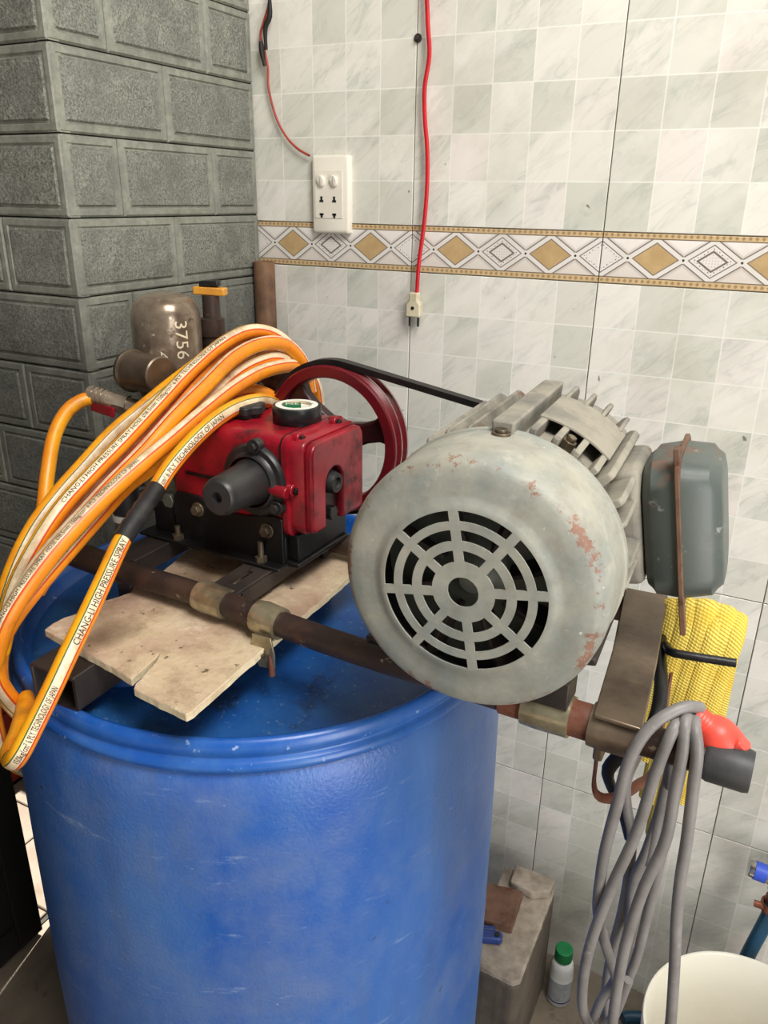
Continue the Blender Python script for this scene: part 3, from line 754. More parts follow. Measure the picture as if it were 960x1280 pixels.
# shaft cover: ear flange + tapered black snout
sc = thing_part = bpy.data.objects.new('shaft_cover', None); COL.objects.link(sc); sc.parent = pump; sc.location = (-.0355, .004, .097)
b = MB(); b.lathe([(.0, .0), (.041, 0), (.041, -.004), (.0385, -.007), (.033, -.0075), (.031, -.011), (.0285, -.0125)][::-1], (0, 0, 0), (0, 1, 0), 40)
b.build('cover_flange', 'black_cover', sc, smooth=40)
b = MB(); b.lathe([(0, -.066), (.0055, -.066), (.0060, -.074), (.0165, -.074), (.0195, -.071), (.0205, -.066), (.0235, -.020), (.0255, -.012)], (0, 0, 0), (-.10, 1, -.05), 36)
b.build('shaft_snout', 'black_cover', sc, smooth=40)
for a in (90, 210, 330):
    t = math.radians(a-8); c = Vector((math.cos(t)*.040, 0, math.sin(t)*.040))
    b = MB(); b.cyl(c + Vector((0, .0, 0)), c + Vector((0, -.010, 0)), .0085, n=20); b.cyl(c + Vector((0, -.010, 0)), c + Vector((0, -.0145, 0)), .0058, n=6)
    b.build('cover_bolt', 'black_cover', sc, bevel=.0008)
# filler cap on top
b = MB(); star = [((.0215+.0022*math.cos(7*t*PI/28*1.0))*math.cos(t*PI/28), (.0215+.0022*math.cos(7*t*PI/28))*math.sin(t*PI/28)) for t in range(56)]
b.prism(star, .1525, .163, fn=lambda x, y, z: (x-.088, y+.056, z)); b.lathe([(.014, .146), (.014, .1525)], (-.088, .056, 0), (0, 0, 1), 20)
note(b.build('filler_cap', 'black_rubber', pump, bevel=.002), 'black plastic oil filler cap')
# pump head left of the crankcase
b = MB(); b.prism(rrect(.012, .112, .070, .146, .012), -.215, -.154, fn=lambda x, y, z: (z, x, y)); b.build('cylinder_head', 'red', pump, bevel=.002)
b = MB(); b.prism(rrect(.010, .114, .022, .074, .006), -.212, -.157, fn=lambda x, y, z: (z, x, y)); b.build('valve_manifold', 'galv', pump, bevel=.003)
b = MB(); b.cyl((-.168, .012, .046), (-.168, .002, .046), .0095, n=6); b.build('manifold_plug', 'galv', pump, bevel=.001)
b = MB(); b.cyl(pl_(-.1435, -.522, 1.062), pl_(-.1435, -.522, 1.125), .0175, n=24); b.build('suction_pipe', 'black_rubber', pump, bevel=.002)
b = MB(); b.cyl(pl_(-.1435, -.522, 1.054), pl_(-.1435, -.522, 1.062), .0182, n=24); b.cyl(pl_(-.1435, -.522, 1.0535), pl_(-.1435, -.522, 1.055), .014, n=24); note(b.build('suction_collar', 'white_plastic', pump), 'white plastic collar')
b = MB(); b.cyl(pl_(-.1435, -.522, 1.11), pl_(-.09, -.49, 1.12), .016, n=20); b.build('suction_elbow', 'galv', pump)
tc = pl_(-.160, -.402, 0); tz = lambda z: z - PO.z
b = MB(); b.lathe([(0, tz(1.319)), (.020, tz(1.3185)), (.031, tz(1.315)), (.0385, tz(1.308)), (.0428, tz(1.297)), (.0442, tz(1.285)), (.0442, tz(1.19)), (.044, tz(1.18)), (.024, tz(1.176)), (.024, tz(1.13))], (tc.x, tc.y, 0), (0, 0, 1), 48)
tank = b.build('air_chamber', 'tank', pump, smooth=60); note(tank, 'tarnished metal air chamber with painted numbers')
# hand painted digits, reading downwards
def wrap_digits(txt, size, a_c, z_top, r):
    vs, fs = text_geo(txt, size); out = []
    for v in vs:
        # text x -> down, text up -> right
        a = a_c + v.y/r
        out.append((tc.x + r*math.cos(a), tc.y + r*math.sin(a), z_top - v.x*1.05))
    return MB().add(out, fs)
cam_a = math.atan2(-1.197+.402, .558+.160)
wrap_digits('3756', .0235, cam_a + .26, tz(1.290), .0446).build('painted_number', 'digit', tank, smooth=0)
wrap_digits('40', .0180, cam_a - .28, tz(1.252), .0446).build('painted_number', 'digit', tank, smooth=0)
# pressure-control cap in front of the chamber
b = MB(); b.lathe([(0, 0), (.0255, 0), (.0268, .002), (.0268, .006), (.0250, .008), (.0240, .012), (.0236, .057), (.0230, .0605), (.0212, .062), (.019, .0616), (0, .0612)], pl_(-.163, -.470, 1.231), (.985, -.15, .03), 40)
note(b.build('regulator_cap', 'gauge', pump, smooth=40), 'dull bronze round cap')
b = MB(); b.cyl(pl_(-.140, -.47, 1.215), pl_(-.13, -.44, 1.17), .012, n=16); b.build('regulator_neck', 'gauge', pump)
# outlet cock with red lever, hose end
b = MB(); b.cyl(pl_(-.128, -.465, 1.178), pl_(-.190, -.490, 1.196), .0105, n=16); b.cyl(pl_(-.165, -.480, 1.189), pl_(-.179, -.4855, 1.193), .0135, n=6); b.cyl(pl_(-.186, -.4885, 1.195), pl_(-.2130, -.4955, 1.2010), .0098, n=16)
for k in range(4): b.cyl(pl_(-.188-.006*k, -.489-.0017*k, 1.1956+.0014*k), pl_(-.1915-.006*k, -.490-.0017*k, 1.1964+.0014*k), .0112, n=16)
b.build('outlet_cock', 'tank', pump, smooth=40)
b = MB(); b.box(pl_(-.190, -.497, 1.184), (.034, .004, .013), Euler((0, .2, .2)).to_matrix()); note(b.build('cock_lever', 'red', pump, bevel=.001), 'red lever')
# relief valve stem behind the chamber
rv = pl_(-.119, -.360, 0)
b = MB(); b.lathe([(.014, tz(1.15)), (.0145, tz(1.262)), (.0165, tz(1.263)), (.0165, tz(1.285)), (.0115, tz(1.287)), (.0112, tz(1.315)), (0, tz(1.315))], (rv.x, rv.y, 0), (0, 0, 1), 24); st = b.build('relief_valve_stem', 'pipe', pump, smooth=40)
b = MB(); b.box((rv.x, rv.y, tz(1.320)), (.042, .016, .010), Euler((0, .03, .35)).to_matrix()); note(b.build('valve_handle', 'orange_tape', st, bevel=.0015), 'orange yellow handle')
b = MB(); b.box((rv.x, rv.y, tz(1.329)), (.026, .013, .008), Euler((0, -.06, .35)).to_matrix()); b.build('valve_nut', 'black_iron', st, bevel=.002)
# fittings at the back, partly behind the hoses
b = MB(); b.lathe([(.017, 0), (.021, .004), (.018, .012), (.022, .018), (.016, .026), (.019, .032), (.008, .037), (0, .038)], pl_(-.050, -.325, 1.200), (.2, 0, 1), 11); note(b.build('spring_cap', 'iron_rusty', pump, smooth=0), 'lumpy brown cap'); 
b = MB(); b.cyl(pl_(-.055, -.340, 1.10), pl_(-.050, -.325, 1.204), .013, n=14); b.build('spring_housing', 'wheel', pump)
b = MB(); b.cyl(pl_(-.075, -.375, 1.18), pl_(-.075, -.375, 1.222), .016, n=24); b.cyl(pl_(-.075, -.375, 1.222), pl_(-.075, -.375, 1.230), .020, n=24); b.build('bypass_valve', 'wheel', pump, bevel=.001)
b = MB(); b.cyl(pl_(-.110, -.40, 1.19), pl_(-.085, -.40, 1.205), .014, n=6); b.cyl(pl_(-.100, -.40, 1.195), pl_(-.092, -.40, 1.222), .008, n=8); b.build('bypass_fitting', 'galv', pump, bevel=.001)
# drive wheel
wc = Vector((-.0370, 0, .1020))
wh = bpy.data.objects.new('drive_wheel', None); COL.objects.link(wh); wh.parent = pump; wh.location = (wc.x, .151, wc.z); wh.scale = (.965, 1, .965)
rp = [(.0805, .003), (.0825, 0), (.0945, 0), (.0965, .0015), (.0965, .005), (.0915, .010), (.0915, .012), (.0965, .0165), (.0965, .019), (.0915, .024), (.0915, .026), (.0965, .031), (.0965, .034), (.0825, .034), (.0805, .031), (.0805, .003)]
note(MB().lathe(rp, (0, 0, 0), (0, 1, 0), 72, 0).build('wheel_rim', 'wheel', wh, smooth=35), 'dark red grooved rim')
for y0, y1 in ((.0166, .0189), (.0308, .0336)):
    MB().lathe([(.0925, y0-.0002), (.0969, y0), (.0969, y1), (.0925, y1+.0002)], (0, 0, 0), (0, 1, 0), 72).build('polished_ridge', 'steel_bright', wh, smooth=35)
MB().lathe([(0, .002), (.022, .002), (.024, .004), (.024, .030), (.022, .032), (0, .032)], (0, 0, 0), (0, 1, 0), 32).build('wheel_hub', 'wheel', wh, smooth=35)
for a in (17, 137, 257):
    t = math.radians(a); b = MB()
    def sp(x, y, z, t=t): return (x*math.cos(t)-y*math.sin(t), z, x*math.sin(t)+y*math.cos(t))
    b.prism([(.016, -.019), (.050, -.013), (.068, -.014), (.083, -.022), (.083, .022), (.068, .014), (.050, .013), (.016, .019)], .008, .024, fn=sp)
    b.build('wheel_spoke', 'wheel_dark', wh, bevel=.003)
# tape roll on the crankcase
tr = thing('tape_roll', 'roll of black electrical tape with a green and white label on the pump', 'tape', PM @ Vector((-.026, .070, .1485)))
MB().lathe([(.0185, .0), (.0270, 0), (.0274, .0006), (.0274, .0174), (.0270, .018), (.0185, .018)], (0, 0, 0), (0, 0, 1), 48).build('tape_winding', 'tape', tr, smooth=40)
MB().lathe([(.0165, -.0), (.0188, -.0), (.0188, .0184), (.0165, .0184), (.0165, 0)], (0, 0, 0), (0, 0, 1), 48).build('cardboard_core', 'card', tr, smooth=40)
lab = MB().lathe([(.0167, .0184), (.0238, .0184), (.0238, .0187), (.0167, .0187)], (0, 0, 0), (0, 0, 1), 64).build('core_label', 'label_white', tr, smooth=40)
ls = math.atan2(-1.197+.48, .558-.087)   # label faces the camera side
hub = MB().lathe([(0, .0150), (.0165, .0150)], (0, 0, 0), (0, 0, 1), 40).build('label_disc', 'label_white', tr)
def flat(mb_pts, zz, rot): 
    R = Matrix.Rotation(rot, 3, 'Z'); return [R @ Vector((x, y, zz)) for x, y in mb_pts]
rz = ls + PI/2
b = MB(); q = [(-.0150, -.0065), (.0045, -.0065), (.0045, .0065), (-.0150, .0065)]; b.add(flat(q, .0193, rz) , [(0, 1, 2, 3)]); b.add(flat(q, .0150, rz), [(3, 2, 1, 0)])
qq = flat(q, .0193, rz) + flat(q, .0150, rz); b.add(qq, [(k, (k+1) % 4, 4+(k+1) % 4, 4+k) for k in range(4)])
b.build('green_label', 'label_green', tr, smooth=0)
vs, fs = text_geo('PSE', .0112, 'CENTER'); R = Matrix.Rotation(rz, 3, 'Z')
MB().add([R @ Vector((v.x*.92-.0053, v.y-.0040, .0195)) for v in vs], fs).build('label_lettering', 'label_white', tr, smooth=0)
vs, fs = text_geo('Nano', .0070, 'CENTER')
MB().add([R @ Vector((v.x+.0112, v.y+.0005, .01895)) for v in vs], fs).build('label_lettering', 'ink', tr, smooth=0)

# ================================================================== MOTOR
MO = Vector((.379, -.708, 1.165)); 
mot = thing('electric_motor', 'large weathered grey-green electric motor with slotted fan cover, right of the red pump', 'motor', MO, (0, math.radians(-10), math.radians(2)))
RC = .1045
# fan cover: slotted dished face and rounded side
rings = [(.0122, 0), (.0175, 0), (.0245, 0), (.0335, 0), (.0408, 0), (.0494, 0), (.0560, 0), (.0642, 0), (.0665, .0002), (.0690, .0014), (.0725, .0032), (.0755, .0038), (.085, .0040), (.0945, .0050), (.0985, .0070), (.1018, .0112), (.1036, .0170), (.1045, .026), (.1048, .072), (.1062, .073), (.1062, .080), (.1048, .081)]
slots = {2, 4, 6}
hw = .0037; TH = .0015
nc = 8*24; vs = []; fs = []
def angs(r):
    """column angles: spokes of constant width between eight slots"""
    out = []
    for s_ in range(8):
        c = PI/4*s_; d = math.asin(min(.9, hw/max(r, .012)))
        a0, a1 = c + d, c + PI/4 - d
        out.append(c)
        for k in range(23): out.append(a0 + (a1-a0)*k/22)
    return out
nr = len(rings)
for side in (0, 1):
    for i, (r, y) in enumerate(rings):
        a_, b_ = rings[max(i-1, 0)], rings[min(i+1, nr-1)]
        t_ = Vector((b_[0]-a_[0], b_[1]-a_[1])); t_ = t_.normalized() if t_.length else Vector((1, 0))
        q, y2 = r - t_.y*TH*side, y + t_.x*TH*side
        for a in angs(r): vs.append((q*math.sin(a), y2, q*math.cos(a)))
edges = {}
solid = [[not (i in slots and 1 <= k % 24 <= 22) for k in range(nc)] for i in range(nr-1)]
off = nr*nc
for i in range(nr-1):
    for k in range(nc):
        if not solid[i][k]: continue
        k2 = (k+1) % nc; a, b_, c, d = i*nc+k, i*nc+k2, (i+1)*nc+k2, (i+1)*nc+k
        fs.append((a, b_, c, d)); fs.append((d+off, c+off, b_+off, a+off))
        for e in ((a, b_), (b_, c), (c, d), (d, a)):
            if (e[1], e[0]) in edges: del edges[(e[1], e[0])]
            else: edges[e] = 1
for e in edges: fs.append((e[1], e[0], e[0]+off, e[1]+off))
fc = MB().add(vs, fs).build('fan_cover', 'motor_rusty', mot, smooth=32)
# fan behind the slots
b = MB(); b.lathe([(0, .020), (.010, .020), (.012, .024), (.020, .030), (.028, .036), (.08, .046), (.08, .050), (0, .050)], (0, 0, 0), (0, 1, 0), 40)
fan = b.build('fan_hub', 'galv', mot, smooth=40); fan.name = 'cooling_fan'
for k in range(8):
    t = 2*PI*k/8+.2; b = MB(); b.box((math.cos(t)*.058, .034, math.sin(t)*.058), (.060, .026, .004), Euler((0, -t, 0)).to_matrix() @ Euler((.25, 0, 0)).to_matrix())
    b.build('fan_blade', 'dark_steel', fan, bevel=.0008)
MB().lathe([(.098, .052), (.0, .052)], (0, 0, 0), (0, 1, 0), 40).build('end_shield', 'black_iron', mot)
for a in (11, 131, 251):
    t = math.radians(a); b = MB(); c = Vector((math.sin(t)*.1055, .066, math.cos(t)*.1055)); d = Vector((math.sin(t), 0, math.cos(t)))
    b.cyl(c - d*.002, c + d*.0012, .0075, n=20); b.cyl(c + d*.0012, c + d*.0036, .0050, n=16); note(b.build('cover_screw', 'bolt', mot, bevel=.0005), 'rusty cover screw')
# cast body
b = MB(); b.lathe([(0, .075), (.088, .075), (.092, .080), (.092, .250), (.088, .254), (.086, .258), (.092, .262), (.092, .275), (.080, .284), (.040, .292), (.030, .300), (0, .300)], (0, 0, 0), (0, 1, 0), 56)
b.build('stator_housing', 'motor_dust', mot, smooth=40)
def fin(a, y0, y1, r1, th=.0055, r0=.088, mat='motor_dust', name='cooling_fin', slope=.010):
    t = math.radians(a); b = MB()
    X = Vector((math.sin(t), 0, math.cos(t))); T = Vector((math.cos(t), 0, -math.sin(t)))
    P = lambda r, y, s_: X*r + Vector((0, y, 0)) + T*s_
    h0, h1 = th*.62, th*.38
    prof = [(r0, y0), (r1-.002, y0), (r1, y0+.004), (r1, y1-slope), (r1-slope*.6, y1-.002), (r0, y1)]
    n = len(prof)
    v = [P(r, y, (h0 if r < r1-.004 else h1)) for r, y in prof] + [P(r, y, -(h0 if r < r1-.004 else h1)) for r, y in prof]
    f = [tuple(range(n)), tuple(range(2*n-1, n-1, -1))] + [(k, n+k, n+(k+1) % n, (k+1) % n) for k in range(n)]
    b.add(v, f); return b.build(name, mat, mot, bevel=.0014, smooth=40)
for a, r in ((-8, .106), (-18, .108), (-28, .109), (-39, .108), (-50, .106), (-62, .104), (-75, .104), (-88, .104), (-101, .104), (-115, .104)):
    fin(a, .086, .245, r)
fin(57, .086, .225, .116, .008); fin(68, .086, .240, .112, .008); fin(78, .086, .160, .107); fin(97, .086, .225, .107); fin(107, .086, .225, .107); fin(118, .086, .225, .106); fin(130, .086, .235, .106)
for a in (22, 31, 40, 50): fin(a, .190, .243, .1135, .005)
# top box rib
def arcbox(a0, a1, r0, r1, y0, y1, n=8):
    b = MB(); rg = []
    for y in (y0, y1):
        pts = []
        for k in range(n+1):
            t = math.radians(a0+(a1-a0)*k/n); pts.append((math.sin(t)*r1, y, math.cos(t)*r1))
        for k in range(n, -1, -1):
            t = math.radians(a0+(a1-a0)*k/n); pts.append((math.sin(t)*r0, y, math.cos(t)*r0))
        rg.append(pts)
    return loft(b, rg)
arcbox(6.0, 15.5, .088, .1145, .070, .232, 3).build('top_rib', 'motor_dust', mot, bevel=.002)
arcbox(15.0, 55, .085, .0975, .084, .20, 10).build('nameplate_seat', 'motor_dust', mot, bevel=.0015)
for a in (21.5, 31.5, 41.5, 51.5): arcbox(a-1.5, a+1.5, .096, .1098, .084, .196, 2).build('seat_wall', 'motor_dust', mot, bevel=.001)
arcbox(19.5, 53.5, .1098, .1112, .118, .196, 12).build('nameplate', 'motor_dust', mot)
t = math.radians(36); b = MB(); c = Vector((math.sin(t)*.098, .106, math.cos(t)*.098)); d = Vector((math.sin(t), 0, math.cos(t))); b.cyl(c, c+d*.008, .0065, n=6); b.cyl(c+d*.008, c+d*.012, .004, n=10); b.build('lifting_bolt', 'bolt', mot, bevel=.0006)
for a in (26.5, 46.5):
    t = math.radians(a); b = MB(); c = Vector((math.sin(t)*.097, .096, math.cos(t)*.097)); d = Vector((math.sin(t), 0, math.cos(t))); b.cyl(c, c+d*.003, .003, n=6); b.build('nameplate_rivet', 'bolt', mot)
# terminal box on the right side
b = MB(); b.b2((.080, .142, -.054), (.1075, .228, .050)); b.build('terminal_box_neck', 'motor_dust', mot, bevel=.007, seg=3)
tbx = bpy.data.objects.new('terminal_box', None); COL.objects.link(tbx); tbx.parent = mot
def shell(x0, x1, i0, i1, r):
    b = MB()
    def rr(i, x): return [(x, y, z) for y, z in rrect(.136+i, .234-i, -.068+i, .055-i, r)]
    s_ = 1 if x1 > x0 else -1
    return loft(b, [rr(i0, x0), rr(i0+(i1-i0)*.4, x0+(x1-x0)*.70), rr(i1, x1-s_*.006), rr(i1+.003, x1-s_*.0015), rr(i1+.009, x1)])
shell(.1365, .1075, 0, .005, .022).build('box_base', 'tbox', tbx, smooth=45)
shell(.1375, .1700, 0, .007, .022).build('box_lid', 'tbox', tbx, smooth=45)
b = MB(); loft(b, [[(x, y, z) for y, z in rrect(.132, .238, -.070, .058, .014)] for x in (.1352, .1392)])
note(b.build('box_flange', 'tbox_rust', tbx, bevel=.0008), 'rusty flange around the box')
for q_ in ([(.137, .050), (.146, .050), (.146, .068), (.137, .068)], [(.136, -.060), (.144, -.060), (.144, -.094), (.138, -.096)]):
    b = MB(); b.prism(q_, .1347, .1395, fn=lambda x, y, z: (z, x, y)); b.build('flange_tongue', 'tbox_rust', tbx, bevel=.0008)
# feet
for y0, y1 in ((.045, .075), (.250, .280)):
    MB().b2((.418, -.708+y0, 1.0560), (.456, -.708+y1, 1.0815)).build('packing_block', 'dark_steel', fr, bevel=.0015)
b = MB(); b.b2((.030, .080, -.0995), (.076, .235, -.092)); b.b2((.036, .075, -.092), (.044, .23, -.070)); b.b2((.066, .082, -.092), (.074, .23, -.040)); b.build('motor_foot', 'dark_steel', mot, bevel=.002)
b = MB(); b.b2((-.082, .070, -.0995), (-.030, .235, -.092)); b.b2((-.044, .075, -.092), (-.036, .23, -.070)); b.b2((-.078, .075, -.092), (-.07, .23, -.040)); b.build('motor_foot', 'dark_steel', mot, bevel=.002)
# shaft and pulley
MB().cyl((0, .29, 0), (0, .352, 0), .012).build('motor_shaft', 'bolt', mot)
MB().lathe([(.012, .308), (.037, .308), (.037, .312), (.031, .318), (.031, .320), (.037, .326), (.037, .328), (.031, .334), (.031, .336), (.037, .342), (.037, .346), (.012, .346)], (0, 0, 0), (0, 1, 0), 40).build('motor_pulley', 'dark_steel', mot, smooth=35)

# ================================================================== BELT
wcw = PM @ Vector((wc.x, .151+.017, wc.z)); by = wcw.y
mpc = MO + Vector((-.035*.327, 0, 0)); c0 = Vector((wcw.x, wcw.z)); c1v = Vector((mpc.x, mpc.z)); r0, r1 = .0965, .0405
D = c1v-c0; L = D.length; th0 = math.atan2(D.y, D.x); ph = math.acos((r0-r1)/L)
bp = []
for k in range(41):
    a = th0+ph + (2*PI-2*ph)*k/40; bp.append((c0.x+r0*math.cos(a), c0.y+r0*math.sin(a)))
for k in range(25):
    a = th0-ph + 2*ph*k/24; bp.append((c1v.x+r1*math.cos(a), c1v.y+r1*math.sin(a)))
n = len(bp); vs = []; fs = []
for i, (x, z) in enumerate(bp):
    a, c = bp[i-1], bp[(i+1) % n]; t = Vector((c[0]-a[0], c[1]-a[1])).normalized(); nn = Vector((t.y, -t.x))
    for hh, yy in ((.0025, -.0065), (.0025, .0065), (-.0055, .0045), (-.0055, -.0045)): vs.append((x+nn.x*hh, by+yy, z+nn.y*hh))
for i in range(n):
    for k in range(4): fs.append((i*4+k, i*4+(k+1) % 4, ((i+1) % n)*4+(k+1) % 4, ((i+1) % n)*4+k))
o = MB().add(vs, fs).build('drive_belt', 'black_rubber', smooth=35)
tag(o, 'black rubber drive belt running from the red wheel to the motor', 'belt')

# ================================================================== SPRAY HOSE
HOSE = {
 'A': [(-0.051,-0.341,1.257), (-0.062,-0.382,1.258), (-0.076,-0.423,1.249), (-0.086,-0.469,1.230), (-0.093,-0.523,1.207), (-0.103,-0.569,1.183), (-0.106,-0.612,1.158), (-0.106,-0.652,1.136), (-0.107,-0.688,1.110), (-0.105,-0.719,1.079), (-0.105,-0.742,1.042), (-0.113,-0.757,0.991), (-0.129,-0.757,0.926), (-0.137,-0.753,0.892), (-0.149,-0.742,0.847), (-0.170,-0.715,0.798), (-0.194,-0.676,0.749), (-0.219,-0.617,0.694)],
 'B1': [(-0.017,-0.309,1.210), (-0.024,-0.315,1.243), (-0.033,-0.340,1.267), (-0.044,-0.377,1.277), (-0.053,-0.421,1.268), (-0.059,-0.477,1.244), (-0.058,-0.537,1.216), (-0.059,-0.593,1.188), (-0.061,-0.640,1.165), (-0.067,-0.679,1.140), (-0.070,-0.711,1.113), (-0.075,-0.740,1.078), (-0.078,-0.760,1.039), (-0.080,-0.774,0.996), (-0.086,-0.769,0.960), (-0.117,-0.730,0.892)],
 'B2': [(-0.014,-0.295,1.197), (-0.023,-0.301,1.234), (-0.034,-0.326,1.258), (-0.048,-0.358,1.269), (-0.060,-0.398,1.261), (-0.064,-0.454,1.234), (-0.063,-0.516,1.202), (-0.064,-0.572,1.173), (-0.068,-0.622,1.146), (-0.072,-0.665,1.121), (-0.073,-0.702,1.095), (-0.074,-0.734,1.064)],
 'D': [(0.004,-0.318,1.193), (0.001,-0.327,1.230), (-0.010,-0.350,1.258), (-0.020,-0.388,1.265), (-0.029,-0.433,1.255), (-0.032,-0.488,1.230), (-0.034,-0.542,1.205), (-0.036,-0.592,1.178), (-0.038,-0.639,1.156), (-0.041,-0.681,1.133), (-0.046,-0.717,1.111), (-0.052,-0.742,1.089), (-0.059,-0.766,1.057), (-0.065,-0.779,1.022)],
 'E': [(-0.003,-0.315,1.180), (-0.010,-0.326,1.219), (-0.017,-0.355,1.242), (-0.027,-0.390,1.242), (-0.036,-0.429,1.230), (-0.038,-0.484,1.206), (-0.040,-0.533,1.180), (-0.051,-0.569,1.151), (-0.059,-0.610,1.136), (-0.064,-0.652,1.115), (-0.064,-0.701,1.088), (-0.069,-0.726,1.062)],
 'F': [(-0.009,-0.276,1.166), (-0.007,-0.291,1.199), (-0.006,-0.331,1.228), (-0.008,-0.396,1.235), (-0.013,-0.450,1.226), (-0.016,-0.508,1.208), (-0.018,-0.566,1.188), (-0.021,-0.611,1.172), (-0.026,-0.652,1.154), (-0.032,-0.688,1.134), (-0.038,-0.725,1.110), (-0.044,-0.760,1.081), (-0.050,-0.781,1.054), (-0.061,-0.791,1.016)],
 'G': [(-0.049,-0.497,1.176), (-0.049,-0.538,1.166), (-0.047,-0.578,1.154), (-0.046,-0.619,1.141), (-0.044,-0.656,1.125), (-0.045,-0.696,1.104), (-0.047,-0.737,1.081), (-0.056,-0.766,1.054), (-0.063,-0.782,1.027), (-0.068,-0.785,0.997), (-0.069,-0.776,0.966), (-0.067,-0.766,0.945)],
 'H': [(-0.089,-0.252,1.120), (-0.041,-0.325,1.160), (0.007,-0.407,1.195), (0.024,-0.458,1.213), (0.022,-0.495,1.215), (0.021,-0.532,1.210), (0.016,-0.567,1.195), (0.009,-0.599,1.173), (0.007,-0.623,1.154), (0.017,-0.660,1.141), (0.024,-0.693,1.126), (0.034,-0.729,1.104), (0.044,-0.762,1.085), (0.050,-0.793,1.063), (0.054,-0.818,1.043), (0.057,-0.844,1.022), (0.055,-0.859,1.005), (0.043,-0.858,0.992), (0.024,-0.847,0.985), (-0.012,-0.811,0.970), (-0.057,-0.765,0.963)],
 'I': [(-0.056,-0.466,1.186), (-0.040,-0.437,1.205), (-0.027,-0.405,1.208), (-0.014,-0.385,1.198), (-0.009,-0.368,1.175)],
 'J': [(-0.203,-0.481,1.194), (-0.212,-0.504,1.195), (-0.221,-0.525,1.184), (-0.222,-0.549,1.158), (-0.213,-0.574,1.120), (-0.193,-0.605,1.082), (-0.158,-0.648,1.055), (-0.141,-0.685,1.035), (-0.130,-0.720,1.010), (-0.129,-0.747,0.976), (-0.139,-0.759,0.934)],
}
CORD = {
 'c1': [(0.551,-0.640,1.078), (0.544,-0.648,1.082), (0.536,-0.655,1.081), (0.524,-0.665,1.073), (0.515,-0.672,1.058), (0.509,-0.676,1.034), (0.506,-0.676,0.995), (0.502,-0.672,0.945), (0.501,-0.665,0.898), (0.502,-0.655,0.857), (0.511,-0.640,0.807), (0.522,-0.630,0.766), (0.532,-0.625,0.728)],
 'c2': [(0.540,-0.617,0.979), (0.536,-0.615,1.022), (0.538,-0.638,1.061), (0.537,-0.662,1.072), (0.534,-0.668,1.061), (0.529,-0.668,1.027), (0.523,-0.668,0.967), (0.510,-0.668,0.897), (0.501,-0.668,0.827), (0.500,-0.665,0.772), (0.504,-0.655,0.728), (0.516,-0.640,0.692), (0.527,-0.630,0.704), (0.535,-0.625,0.757)],
 'c3': [(0.534,-0.610,0.886), (0.536,-0.612,0.974), (0.541,-0.617,1.025), (0.544,-0.638,1.065), (0.543,-0.660,1.075), (0.545,-0.668,1.057), (0.545,-0.668,1.021), (0.545,-0.668,0.969), (0.536,-0.668,0.916), (0.530,-0.668,0.857), (0.529,-0.668,0.794), (0.531,-0.668,0.738), (0.537,-0.668,0.688)],
 'c4': [(0.539,-0.610,0.790), (0.542,-0.610,0.881), (0.545,-0.610,0.972), (0.546,-0.617,1.026), (0.548,-0.638,1.065), (0.550,-0.660,1.073), (0.555,-0.668,1.058), (0.557,-0.668,1.026), (0.560,-0.668,0.975), (0.561,-0.668,0.938), (0.564,-0.668,0.896), (0.570,-0.668,0.843), (0.576,-0.668,0.781), (0.581,-0.668,0.709)],
 'c5': [(0.539,-0.615,1.027), (0.537,-0.612,0.995), (0.535,-0.610,0.950), (0.530,-0.610,0.898), (0.524,-0.610,0.862), (0.526,-0.610,0.824), (0.527,-0.615,0.789), (0.523,-0.620,0.743), (0.514,-0.625,0.714), (0.509,-0.630,0.681)],
 'c6': [(0.544,-0.590,1.011), (0.544,-0.590,0.960), (0.541,-0.590,0.895), (0.540,-0.590,0.821), (0.537,-0.590,0.746), (0.527,-0.590,0.689), (0.510,-0.590,0.639), (0.500,-0.590,0.605)],
 'c7': [(0.510,-0.600,0.997), (0.503,-0.600,0.960), (0.507,-0.600,0.930), (0.515,-0.600,0.901), (0.518,-0.600,0.859), (0.518,-0.600,0.810), (0.515,-0.600,0.755), (0.516,-0.600,0.700), (0.529,-0.600,0.638)],
}
WIRE = {
 'red': [(0.018,-0.012,1.716), (0.022,-0.012,1.667), (0.026,-0.012,1.627), (0.020,-0.012,1.586), (0.022,-0.012,1.544), (0.027,-0.012,1.506), (0.029,-0.012,1.456), (0.026,-0.012,1.399), (0.019,-0.012,1.339), (0.017,-0.012,1.295)],
 'thin': [(-0.249,-0.008,1.739), (-0.252,-0.008,1.713), (-0.264,-0.008,1.687), (-0.270,-0.008,1.671), (-0.264,-0.008,1.652), (-0.258,-0.008,1.626), (-0.258,-0.008,1.597), (-0.246,-0.008,1.556), (-0.228,-0.008,1.527), (-0.206,-0.008,1.508), (-0.183,-0.008,1.497)],
 'blk': [(-0.246,-0.014,1.717), (-0.247,-0.014,1.695), (-0.256,-0.014,1.680), (-0.256,-0.014,1.650)],
 'blk2': [(-0.266,-0.014,1.662), (-0.264,-0.014,1.646), (-0.260,-0.014,1.628)],
}
VIEW = Vector((.65, -.66, .37)).normalized()
hz = thing('spray_hose', 'coil of orange, white and green striped spray hose slung over the red pump', 'hose', (-.02, -.50, 1.05))
HO = Vector((-.02, -.50, 1.05)); HR = .0088
